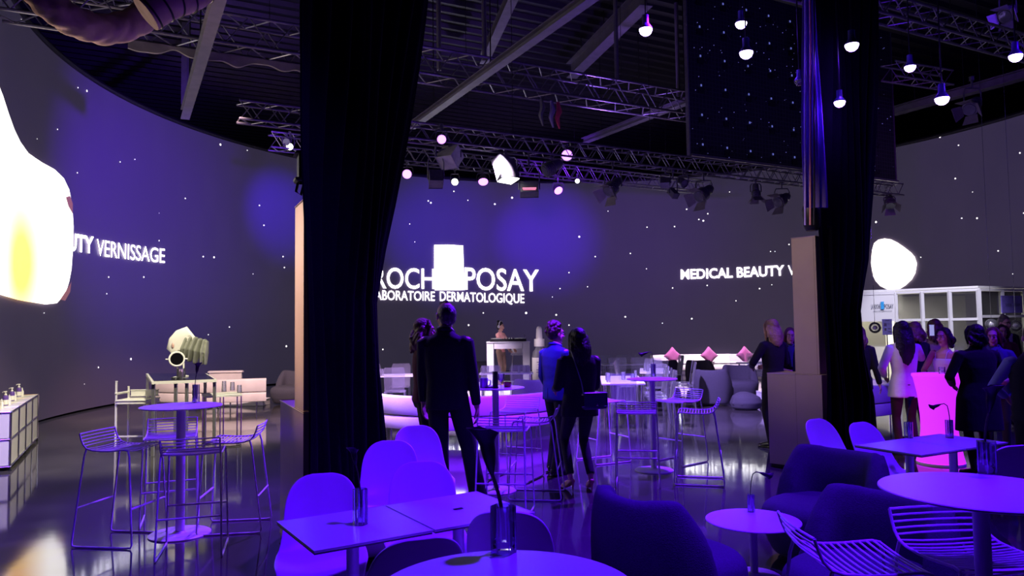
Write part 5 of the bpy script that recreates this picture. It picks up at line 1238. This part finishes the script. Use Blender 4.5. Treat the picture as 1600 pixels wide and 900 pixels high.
def person(label, px, depth, rz, H=1.75, fem=False, skin='fair', hair='brown', style='short', top=None, bottom=None, shoes=None, kind='suit', pose=None, vox=.011, z0=0.0, shirt=None, hem=.80, face=True, wide=1.0, cat='person'):
    pose = pose or {}; p = floor_at(px, depth, z0); t = thing('person', label, cat, (p.x, p.y, z0), rz)
    s = H / 1.75; f = fem; sk = skin_m(skin)
    hipw = .088 * s; shw = (.165 if f else .193) * s * wide; lean = V(*pose.get('lean', (0, 0)), 0) * s
    hip = V(*pose.get('hip', (0, 0)), 0) * s
    zsh = 1.405 * s; znk = 1.49 * s
    SH = lambda sx: V(sx * shw, .01 * s, zsh) + lean
    heel = .07 if pose.get('heels') else 0.0
    feet = pose.get('feet', ((-.10, 0), (.10, 0))); yaw = pose.get('yaw', 0.0); tilt = pose.get('tilt', 0.0)
    toes = pose.get('toes', (-.18, .18))
    legs = []
    for k, sx in enumerate((-1, 1)):
        hp_ = V(sx * hipw, 0, .92 * s) + hip; an = V(feet[k][0] * s, feet[k][1] * s + .03, .085 * s + heel)
        kn = ik(hp_, an, .43 * s, .42 * s, V(sx * .05, -1, 0)); legs.append((hp_, kn, an))
    hands = pose.get('hands', ((-.27, -.03, .86), (.27, -.03, .86))); hints = pose.get('hints', ((-.4, 1, -.1), (.4, 1, -.1))); pn = pose.get('palm', ((1, .1, 0), (-1, .1, 0))); curl = pose.get('curl', (.45, .45))
    arms = []
    for k, sx in enumerate((-1, 1)):
        a = SH(sx); w = V(*hands[k]) * s + lean * .5; e = ik(a, w, .285 * s, .255 * s, V(*hints[k])); arms.append((a, e, w))
    hc = V(0, -.01, 1.625) * s + lean * 1.15
    RH = Matrix.Rotation(yaw, 3, 'Z') @ Matrix.Rotation(tilt, 3, 'X')
    def hp(x, y, z): return hc + RH @ (V(x, y, z) * s * 1.05)
    # ---- body, one continuous skin
    B = MB(); tw = 1.0 if not f else .9
    B.eloft([(V(0, 0, .86 * s) + hip, .13 * s * tw, .085 * s), (V(0, 0, .95 * s) + hip, .145 * s * tw, .09 * s), (V(0, 0, 1.08 * s) + (hip + lean * .4) * .8, .115 * s * tw, .08 * s), (V(0, .0, 1.28 * s) + lean * .8, .14 * s * tw, .09 * s), (V(0, .0, 1.40 * s) + lean, .145 * s * tw, .075 * s), (V(0, .01, 1.46 * s) + lean, .07 * s, .055 * s)], 20)
    nr = .05 if f else .06
    B.capsule([V(0, .015, 1.42) * s + lean, V(0, .012, 1.50) * s + lean, hp(0, .012, -.06)], [nr * s * 1.15, nr * s * .95, nr * s * .92], 14)
    for (a, e, w) in arms:
        B.capsule([a, a.lerp(e, .5), e, e.lerp(w, .35), w], [.048 * s, .043 * s, .036 * s, .036 * s, .025 * s], 12)
    for k, (a, e, w) in enumerate(arms): hand(B, w, (w - e), V(*pn[k]), -1 if k == 0 else 1, curl[k], s * (.93 if f else 1.05))
    for (a, kn, an) in legs:
        B.capsule([a, a.lerp(kn, .5), kn, kn.lerp(an, .35), an], [.078 * s, .066 * s, .047 * s, .047 * s, .031 * s], 12)
    for k, (a, kn, an) in enumerate(legs):
        td = V(math.sin(toes[k]), -math.cos(toes[k]), 0); h0 = an + V(0, 0, -.055 * s) + td * -.025; tip = V(an.x, an.y, .03) + td * (.15 if heel else .17) * s
        B.capsule([an, h0, h0.lerp(tip, .55) + V(0, 0, .006), tip], [.03 * s, .028 * s, .033 * s, .026 * s], 10)
    # head
    B.ell(hp(0, .012, .035), (.074 * s, .093 * s, .088 * s), 20, 14, RH)
    B.ell(hp(0, -.018, -.035), (.057 * s, .070 * s, .082 * s), 18, 12, RH)
    B.ell(hp(0, -.062, -.098), (.021 * s, .019 * s, .017 * s), 12, 8, RH)
    B.ell(hp(0, -.073, .032), (.045 * s, .02 * s, .018 * s), 12, 8, RH)
    B.capsule([hp(0, -.083, .018), hp(0, -.098, -.008), hp(0, -.106, -.026)], [.008 * s, .0105 * s, .0135 * s], 8)
    for sx in (-1, 1):
        B.ell(hp(sx * .034, -.066, -.028), (.02 * s, .018 * s, .02 * s), 10, 8, RH)
        B.ell(hp(sx * .077, .008, -.002), (.010 * s, .019 * s, .031 * s), 10, 8, RH)
    B.ell(hp(0, -.083, -.060), (.022 * s, .010 * s, .0065 * s), 10, 6, RH); B.ell(hp(0, -.081, -.070), (.019 * s, .010 * s, .007 * s), 10, 6, RH)
    RI = RH.transposed()
    def mi(c):
        q = RI @ (c - hc) / s
        return 1 if (abs(q.x) < .024 and -.077 < q.z < -.054 and q.y < -.082) else 0
    remeshed(B, 'body', [sk, lip_m], t, vox * (.62 if vox < .012 else .8), 2, mi)
    if face:
        for sx in (-1, 1):
            B = MB(); B.ell(hp(sx * .031, -.0765, .006), (.0135 * s, .0105 * s, .0085 * s), 12, 8, RH); o = B.build('eye', eye_w, t)
            B = MB(); B.ell(hp(sx * .031, -.0845, .006), (.006 * s, .004 * s, .006 * s), 10, 6, RH); B.build('iris', eye_d, o)
            B = MB(); B.capsule([hp(sx * .014, -.093, .026), hp(sx * .031, -.092, .031), hp(sx * .050, -.078, .026)], [.0035 * s, .0042 * s, .0025 * s], 6); B.build('eyebrow', H_[hair] if hair != 'blonde' else H_['light_brown'], t)
    # ---- hair
    hm = H_[hair]; B = MB(); cap = (.083 * s, .098 * s, .092 * s)
    B.ell(hp(0, .026, .048), cap, 22, 14, RH)
    if style == 'short':
        B.ell(hp(0, .045, .0), (.078 * s, .075 * s, .075 * s), 18, 12, RH); B.capsule([hp(0, -.05, .10), hp(-.03, -.03, .12), hp(-.02, .03, .135)], [.025 * s, .028 * s, .03 * s], 10)
    elif style == 'balding':
        B = MB(); B.ell(hp(0, .038, .022), (.081 * s, .087 * s, .086 * s), 22, 14, RH); B.ell(hp(0, .05, -.02), (.074 * s, .066 * s, .062 * s), 18, 12, RH); B.capsule([hp(-.03, -.045, .105), hp(.02, -.04, .11), hp(0, .03, .118)], [.016 * s, .018 * s, .02 * s], 10)
    elif style == 'curly':
        B.ell(hp(0, .045, .0), (.08 * s, .075 * s, .07 * s), 18, 12, RH); rr_ = random.Random(5)
        for k in range(110):
            a = rr_.uniform(0, 2 * PI); e = rr_.uniform(-.7, 1.5); q = V(math.cos(a) * math.cos(e) * .085, .026 + math.sin(a) * math.cos(e) * .098, .052 + math.sin(e) * .095)
            if (q.y < -.03 and q.z < .08) or (q.y < .03 and q.z < .03): continue
            B.ell(hp(*q), .019 * s, 8, 6)
    elif style in ('long', 'longwavy', 'bob', 'bun'):
        L_ = {'long': pose.get('hairlen', .42), 'longwavy': pose.get('hairlen', .30), 'bob': .15, 'bun': .05}[style]
        B.ell(hp(0, .045, -.01), (.085 * s, .072 * s, .09 * s), 18, 12, RH)
        if style == 'bun': B.ell(hp(0, .085, .125), (.045 * s, .045 * s, .042 * s), 14, 10)
        else:
            n = 9; bw = .10 if style == 'long' else .115
            for k in range(n):
                w = k / (n - 1) * 2 - 1; x = w * .078; y = .04 + .045 * (1 - w * w); 
                Lk = L_ * (1 - .12 * abs(w)); wv = .014 if style != 'long' else .004
                pts = [hp(x, y, .03)]
                for q in range(1, 8):
                    u = q / 7; sp = 1 + (.25 if style == 'bob' else .12 if style == 'long' else .3) * math.sin(u * PI * .8)
                    bk = .045 * s * min(1, u * 2.2) * (1 if style != 'bob' else .2)
                    base = hp(x * sp, y, .03); pts.append(V(base.x + wv * math.sin(u * 9 + k * 2), base.y + (RH @ V(0, bk, 0)).y + wv * math.cos(u * 8 + k), base.z - Lk * s * u))
                B.capsule(pts, [.026 * s, .03 * s, .031 * s, .03 * s, .028 * s, .026 * s, .021 * s, .012 * s], 8)
            for sx in (-1, 1):
                pts = [hp(sx * .045, -.03, .10), hp(sx * .078, -.035, .05), hp(sx * .086, -.018, -.02), hp(sx * .088, .0, -.09)]
                if style != 'bob' and L_ > .2: pts.append(hp(sx * .092, .01, -.17) + V(0, 0, 0))
                B.capsule(pts, [.02 * s] + [.022 * s] * (len(pts) - 2) + [.012 * s], 8)
    remeshed(B, 'hair', hm, t, vox * .75, 1 if style in ('long', 'longwavy') else 2)
    # ---- clothes
    if bottom:
        B = MB(); sl = kind in ('slim',) or f; r = (.092, .076, .055, .052, .045) if sl else (.098, .088, .073, .074, .078)
        for (a, kn, an) in legs:
            e = an + V(0, 0, .02 if heel else -.045) * s
            B.capsule([a + V(0, 0, .02), a.lerp(kn, .5), kn, kn.lerp(e, .4)], [r[0] * s, r[1] * s, r[2] * s, r[3] * s], 16)
            B.tube([kn, kn.lerp(e, .4), e], [r[2] * s, r[3] * s, r[4] * s], 16)
        B.eloft([(V(0, 0, .84 * s) + hip, .13 * s, .10 * s), (V(0, .01, .92 * s) + hip, .172 * s * tw, .118 * s), (V(0, .0, 1.04 * s) + hip, .14 * s * tw, .098 * s), (V(0, 0, 1.07 * s) + hip, .13 * s * tw, .09 * s)], 24)
        remeshed(B, 'trousers', bottom, t, vox, 3)
    if shoes:
        for k, (a, kn, an) in enumerate(legs):
            td = V(math.sin(toes[k]), -math.cos(toes[k]), 0); sd = V(-td.y, td.x, 0); B = MB(); h0 = V(an.x, an.y, .0) - td * .045 * s
            if heel:
                B.capsule([h0 + V(0, 0, heel + .035), h0 + td * .07 * s + V(0, 0, .06), h0 + td * .15 * s + V(0, 0, .028), h0 + td * .235 * s + V(0, 0, .016)], [.032 * s, .034 * s, .037 * s, .014 * s], 12, [.026 * s, .02 * s, .02 * s, .012 * s]); B.tube([h0 - td * .008 + V(0, 0, heel + .02), h0 - td * .004 + V(0, 0, .0)], [.016, .006], 8)
            else:
                B.capsule([h0 + V(0, 0, .05 * s), h0 + td * .08 * s + V(0, 0, .048 * s), h0 + td * .17 * s + V(0, 0, .034), h0 + td * .235 * s + V(0, 0, .026)], [.037 * s, .042 * s, .045 * s, .032 * s], 14, [.046 * s, .044 * s, .03 * s, .022 * s])
                B.box(h0 + td * .095 * s + V(0, 0, .009), (.08 * s, .30 * s, .018), toes[k], .006)
            remeshed(B, 'shoe', shoes, t, .007, 1)
    if top:
        B = MB(); zb = hem * s; w = wide
        if kind in ('suit', 'blazer', 'coat', 'slim'):
            fl = .03 if kind == 'coat' else 0
            hr = .178 if f else .185
            R = [(V(0, .0, zb) + hip, (hr + fl + .006) * s * w, (.126 + fl) * s), (V(0, .0, max(zb + .04, .90 * s)) + hip, (hr + fl * .6) * s * w, .128 * s), (V(0, 0, 1.08 * s) + (hip + lean) * .5, (.148 if f else .172) * s * w, (.108 if f else .12) * s), (V(0, .0, 1.26 * s) + lean * .85, (.172 if f else .195) * s * w, .125 * s), (V(0, .005, 1.37 * s) + lean, (.175 if f else .205) * s * w, .112 * s), (V(0, .01, 1.435 * s) + lean, (.15 if f else .17) * s * w, .092 * s), (V(0, .014, 1.475 * s) + lean, .095 * s, .072 * s), (V(0, .016, 1.50 * s) + lean, .07 * s, .064 * s)]
            B.eloft(R, 28, p=2.3)
            for (a, e, wr) in arms:
                q = V(0, 0, .0); B.capsule([a * .88 + V(lean.x, lean.y, a.z) * .12, a, a.lerp(e, .5), e], [.058 * s, .063 * s, .058 * s, .053 * s], 16)
                c = e.lerp(wr, .93); B.tube([a.lerp(e, .8), e, e.lerp(wr, .5), c], [.055 * s, .054 * s, .047 * s, .040 * s], 16)
                B.ell(e, .054 * s, 12, 8)
            if kind == 'coat': B.capsule([V(-.08, .03, 1.49) * s + lean, V(0, .07, 1.50) * s + lean, V(.08, .03, 1.49) * s + lean], [.03 * s] * 3, 10)
            o = remeshed(B, 'jacket' if kind != 'coat' else 'coat', top, t, vox, 3)
            if kind in ('suit', 'blazer', 'slim'):   # collar, lapels, vent and buttons
                B = MB(); B.tube([V(-.035, -.075, 1.445) * s + lean, V(-.066, -.03, 1.49) * s + lean, V(-.05, .055, 1.515) * s + lean, V(0, .078, 1.52) * s + lean, V(.05, .055, 1.515) * s + lean, V(.066, -.03, 1.49) * s + lean, V(.035, -.075, 1.445) * s + lean], [.010 * s, .016 * s, .018 * s, .019 * s, .018 * s, .016 * s, .010 * s], 8); B.build('collar', top, t, 60)
                for sx in (-1, 1):
                    B = MB(); g = [[V(sx * .055, -.085, 1.46) * s + lean, V(sx * .10, -.108, 1.40) * s + lean], [V(sx * .035, -.118, 1.36) * s + lean, V(sx * .10, -.122, 1.33) * s + lean], [V(sx * .02, -.130, 1.25) * s + lean * .85, V(sx * .07, -.132, 1.24) * s + lean * .85], [V(sx * .008, -.128, 1.13) * s + lean * .6, V(sx * .02, -.13, 1.14) * s + lean * .6]]
                    B.sheet(g, .006); B.build('lapel', top, t)
                B = MB(); B.tube([V(0, .130, .82 * s + (zb - .8 * s)) + hip, V(0, .131, 1.0) * s + hip], .0022, 5); B.build('back_vent', mat('dark_seam', (.003, .003, .004), .9), t)
                B = MB()
                for zz in (1.0, 1.1): B.lathe([(0, 0), (.009, 0), (.009, .004), (0, .004)], V(.012, -.128, zz) * s + lean * .5, 12, V(0, -1, 0))
                B.build('buttons', mat('dark_button', (.02, .02, .02), .3), t)
            if shirt:
                B = MB(); B.tube([V(-.062, -.02, 1.505) * s + lean, V(-.05, .048, 1.53) * s + lean, V(0, .066, 1.537) * s + lean, V(.05, .048, 1.53) * s + lean, V(.062, -.02, 1.505) * s + lean, V(.02, -.07, 1.465) * s + lean, V(-.02, -.07, 1.465) * s + lean], .010 * s, 8, closed=True)
                g = [[V(x * q, -.1 - .012 * (1 - abs(x)) - .03 * (1 - zq), 1.15 + .31 * zq) * s + lean * .9 for x in (-1, -.5, 0, .5, 1)] for zq, q in ((0, .01), (.3, .03), (.6, .045), (1, .055))]
                B.sheet(g, .006); B.build('shirt', shirt, t, 60)
        elif kind == 'strapless':
            B.eloft([(V(0, 0, 1.0) * s, .135 * s, .10 * s), (V(0, 0, 1.12) * s, .125 * s, .098 * s), (V(0, -.005, 1.26) * s + lean, .15 * s, .12 * s), (V(0, -.005, 1.33) * s + lean, .148 * s, .112 * s)], 28, p=2.2); remeshed(B, 'strapless_top', top, t, vox, 2)
            B = MB()
            for sx in (-1, 1): B.tube([V(sx * .075, -.105, 1.33) * s + lean, V(sx * .08, -.07, 1.42) * s + lean, V(sx * .07, .02, 1.46) * s + lean, V(sx * .07, .09, 1.33) * s + lean], .004, 6)
            B.build('strap', top, t)
        elif kind in ('tee', 'blouse'):
            B.eloft([(V(0, 0, zb) + hip, .155 * s * tw, .115 * s), (V(0, 0, 1.08 * s) + lean * .4, .14 * s * tw, .105 * s), (V(0, 0, 1.27 * s) + lean * .85, .165 * s * tw, .12 * s), (V(0, .005, 1.38 * s) + lean, .165 * s * tw, .10 * s), (V(0, .01, 1.44 * s) + lean, .12 * s * tw, .08 * s), (V(0, .012, 1.47 * s) + lean, .075 * s, .062 * s)], 26, p=2.2)
            for (a, e, wr) in arms:
                B.capsule([a * .9 + V(lean.x, lean.y, a.z) * .1, a, a.lerp(e, .5), e], [.055 * s, .058 * s, .052 * s, .046 * s], 14)
                if kind == 'blouse': B.tube([a.lerp(e, .8), e, e.lerp(wr, .9)], [.046 * s, .046 * s, .036 * s], 14)
            remeshed(B, 'shirt', top, t, vox, 3)
    return t, s, arms, hp, lean
navy = cloth_m('black_navy', (.006, .007, .012)); blk = cloth_m('black', (.005, .005, .007)); blue_s = cloth_m('royal_blue', (.012, .035, .2)); burg = cloth_m('burgundy', (.13, .008, .03)); char = cloth_m('charcoal', (.012, .011, .018))
shoe_b = mat('black_leather', (.01, .01, .012), .2, spec=.6); wht = cloth_m('white', (.72, .68, .72)); white_sh = cloth_m('white_cotton', (.65, .65, .7)); teal = cloth_m('dusk_blue', (.05, .06, .2)); pinkc = cloth_m('pink', (.8, .38, .36)); tan = cloth_m('tan', (.45, .3, .22)); lblue = cloth_m('pale_blue', (.35, .42, .6)); vest = cloth_m('quilted_black', (.01, .01, .014)); nude = mat('nude_leather', (.45, .2, .15), .35)
# man in the dark suit, back to the camera, head turned right
person('tall man in a dark suit standing with his back to the camera, looking right', 700, 7.02, R_(172), 1.91, False, 'fair', 'grey', 'balding', navy, navy, shoe_b, 'suit',
       dict(feet=((-.27, -.05), (.04, .06)), hands=((-.255, -.06, .84), (.225, -.08, .87)), yaw=R_(38), lean=(.01, 0)), .0095, shirt=white_sh, hem=.83, wide=.99)
person('woman in a burgundy top with light wavy hair, half behind the dark-suited man', 664, 7.75, R_(100), 1.76, True, 'fair', 'light_brown', 'longwavy', burg, blk, shoe_b, 'blazer',
       dict(feet=((-.08, 0), (.08, .04)), hands=((-.10, -.26, 1.10), (.14, -.22, 1.06)), hints=((-.8, .6, -.6), (.6, 1, -.4)), yaw=R_(8), hairlen=.25), .0105, hem=.9)
P3 = person('young man in a royal blue suit with glasses, one hand in his pocket', 871, 8.5, R_(128), 1.70, False, 'fair', 'brown', 'curly', blue_s, navy, shoe_b, 'suit',
       dict(feet=((-.09, .06), (.10, -.05)), hands=((-.20, -.14, .90), (.22, -.12, .90)), hints=((-1, .9, 0), (.8, 1, 0)), yaw=R_(-10)), .0095, shirt=white_sh, hem=.86)
pw = person('woman in a charcoal trouser suit with long dark hair and a shoulder bag', 908, 7.62, R_(196), 1.64, True, 'fair', 'dark', 'long', char, char, nude, 'slim',
       dict(feet=((-.09, .03), (.12, -.04)), hands=((-.10, -.26, 1.10), (.20, -.24, 1.08)), hints=((-.35, .6, -.9), (.35, .6, -.9)), heels=True, yaw=R_(-6), hairlen=.30, hip=(0, 0)), .0095, hem=.80, wide=1.16)
# her bag
pt = pw[0]; bagm = mat('violet_leather', (.03, .02, .10), .35, bump=.1, bscale=60)
t = thing('shoulder_bag', 'dark violet leather shoulder bag hanging at the hip of the woman in charcoal', 'bag', D(929, 626, 7.36), R_(18))
b = MB(); b.box((0, 0, 0), (.27, .07, .17), 0, .03); b.build('body', bagm, t); b = MB(); b.box((0, -.037, .015), (.26, .012, .13), 0, .005); b.build('flap', bagm, t)
b = MB(); b.ell((.01, -.047, -.04), (.012, .006, .012), 10, 6); b.build('clasp', chrome, t)
b = MB(); c0 = t.location; rot = Matrix.Rotation(R_(-18), 3, 'Z')
def L_(px, py, d): return rot @ (D(px, py, d) - c0)
b.tube([V(-.12, 0, .08), L_(908, 596, 7.38), L_(899, 568, 7.42), L_(893, 550, 7.5), L_(888, 546, 7.62)], .006, 6); b.build('strap', bagm, t)
# glasses of the man in blue are part of his outfit
def glasses(pp):
    t_, s, arms, hp, lean = pp; b = MB()
    for sx in (-1, 1):
        b.tube([hp(sx * .031 + .021 * math.cos(a), -.094, .006 + .017 * math.sin(a)) for a in [2 * PI * k / 14 for k in range(14)]], .0022, 5, closed=True); b.tube([hp(sx * .052, -.09, .010), hp(sx * .078, -.02, .012), hp(sx * .08, .02, .005)], .0022, 5)
    b.tube([hp(-.010, -.094, .010), hp(.010, -.094, .010)], .0022, 5); b.build('glasses', blackm, t_)
glasses(P3)
# DJ
P5 = person('DJ in a pink top with headphones on, behind the white booth', 783, 18.2, R_(62), 1.55, True, 'fair', 'dark', 'bun', pinkc, tan, nude, 'tee', dict(feet=((-.1, 0), (.1, 0)), hands=((-.16, -.34, 1.0), (.16, -.34, 1.0)), hints=((-1, .8, -.3), (1, .8, -.3)), tilt=R_(8)), .012, z0=.25, hem=.92)
b = MB(); hp_ = P5[3]; b.tube([hp_(-.088, .01, .0), hp_(-.085, .01, .09), hp_(-.04, .01, .145), hp_(.04, .01, .145), hp_(.085, .01, .09), hp_(.088, .01, .0)], .01, 8)
for sx in (-1, 1): b.ell(hp_(sx * .09, .01, -.005), (.022, .036, .04), 12, 8)
b.build('headphones', mat('silver_headphones', (.5, .5, .55), .3, .5), P5[0])
# pair behind the right pillar
person('blonde woman in a black jacket left of the right pillar, seen from behind', 1212, 10.1, R_(205), 1.72, True, 'fair', 'blonde', 'long', blk, blk, shoe_b, 'blazer', dict(yaw=R_(-8), hands=((-.12, -.24, 1.1), (.14, -.26, 1.1)), hints=((-1, .5, -.5), (1, .5, -.5)), hairlen=.27), .0115)
person('smiling woman in black facing the camera beside the blonde woman', 1240, 10.7, R_(-14), 1.60, True, 'fair', 'light_brown', 'longwavy', blk, blk, shoe_b, 'blazer', dict(hands=((-.12, -.24, 1.1), (.14, -.26, 1.1)), hints=((-1, .5, -.5), (1, .5, -.5)), hairlen=.22), .0115, shirt=teal)
# the crowd on the right
P8 = person('woman in a white blazer with very long dark hair, seen from behind', 1418, 9.35, R_(176), 1.67, True, 'medium', 'dark', 'long', wht, cloth_m('plum', (.04, .006, .015)), shoe_b, 'coat', dict(hands=((-.16, -.32, 1.42), (.17, -.2, 1.02)), hints=((-1, .2, -1), (1, 1, -.3)), hairlen=.47, yaw=R_(-4)), .0105, hem=.76)
b = MB(); b.box((0, 0, 0), (.075, .01, .15), 0, .006); o = b.build('held_phone', blackm); a_ = P8[2][0][2]; Mw = P8[0].matrix_basis
o.location = P8[0].location + Matrix.Rotation(R_(176), 3, 'Z') @ (a_ + V(0, -.05, .12)); tag(o, 'phone held up by the woman in the white blazer', 'phone')
person('woman with light brown hair and black jacket right of the white blazer', 1436, 10.5, R_(190), 1.66, True, 'fair', 'light_brown', 'longwavy', blk, blk, shoe_b, 'blazer', dict(hairlen=.2, hands=((-.1, -.26, 1.1), (.12, -.24, 1.1)), hints=((-1, .5, -.5), (1, .5, -.5))), .012)
P10 = person('woman with long auburn hair holding up a phone behind the white-topped woman', 1468, 11.5, R_(165), 1.70, True, 'fair', 'auburn', 'longwavy', tan, tan, shoe_b, 'blouse', dict(hairlen=.28, hands=((.0 - .12, -.3, 1.5), (.12, -.3, 1.45)), hints=((-1, .1, -1), (1, .1, -1))), .012, hem=.85)
b = MB(); b.box((0, 0, 0), (.08, .01, .16), 0, .006); o = b.build('raised_phone', mat('lit_phone', (.05, .05, .08), .2, emis=(.4, .4, .8), es=.8)); o.location = D(1456, 516, 11.0); tag(o, 'lit phone held up between two guests', 'phone')
person('woman with dark curls in a white strapless top, in profile to the left', 1483, 9.3, R_(-62), 1.58, True, 'fair', 'dark', 'bob', wht, wht, nude, 'strapless', dict(hands=((-.14, -.24, 1.06), (.05, -.30, 1.06)), hints=((-1, .5, -.6), (1, .5, -.6))), .0105)
person('person with black hair in a large black coat, seen from behind', 1534, 8.1, R_(188), 1.62, True, 'medium', 'dark', 'bob', blk, blk, shoe_b, 'coat', dict(hands=((-.18, -.18, 1.04), (.18, -.18, 1.04)), hints=((-1, .6, -.2), (1, .6, -.2)), hairlen=.2), .0105, hem=.52, wide=1.34)
person('laughing woman in a dusk blue jacket beside the black coat', 1561, 9.1, R_(-30), 1.58, True, 'fair', 'auburn', 'longwavy', teal, blk, shoe_b, 'blazer', dict(hairlen=.2, hands=((-.14, -.22, 1.06), (.14, -.22, 1.06)), hints=((-1, .6, -.4), (1, .6, -.4)), yaw=R_(-12)), .011)
person('smiling woman with dark hair standing before the man with glasses', 1573, 11.6, R_(-20), 1.60, True, 'fair', 'brown', 'bob', burg, blk, shoe_b, 'blazer', dict(), .012)
P15 = person('man with glasses in a dark suit at the back of the crowd', 1577, 12.4, R_(8), 1.74, False, 'fair', 'grey', 'short', navy, navy, shoe_b, 'suit', dict(), .012, shirt=white_sh)
glasses(P15)
P16 = person('person in a quilted black vest and pale blue shirt cut by the right edge', 1628, 6.5, R_(150), 1.62, False, 'fair', 'brown', 'short', lblue, navy, shoe_b, 'blouse', dict(hands=((-.20, -.14, 1.02), (.22, -.2, 1.05)), hints=((-1, .8, -.3), (1, .8, -.3))), .0105, hem=.86)
t = P16[0]; s = 1.62 / 1.75
B = MB(); B.eloft([(V(0, 0, z) * s, (rx + (.012 if k % 2 else 0)) * s, (ry + (.012 if k % 2 else 0)) * s) for k, (z, rx, ry) in enumerate([(.83, .19, .15), (.87, .20, .155), (.91, .195, .15), (.96, .195, .15), (1.01, .19, .145), (1.06, .19, .142), (1.11, .19, .142), (1.16, .195, .142), (1.21, .2, .142), (1.26, .2, .142), (1.31, .2, .135), (1.36, .19, .125), (1.41, .165, .11), (1.46, .10, .085), (1.5, .078, .074)])], 28, p=2.3); B.build('quilted_vest', vest, t, 60)
person('woman with light wavy hair half hidden behind the right drape', 1347, 10.4, R_(150), 1.62, True, 'fair', 'light_brown', 'longwavy', blk, blk, shoe_b, 'blazer', dict(hairlen=.3), .012)
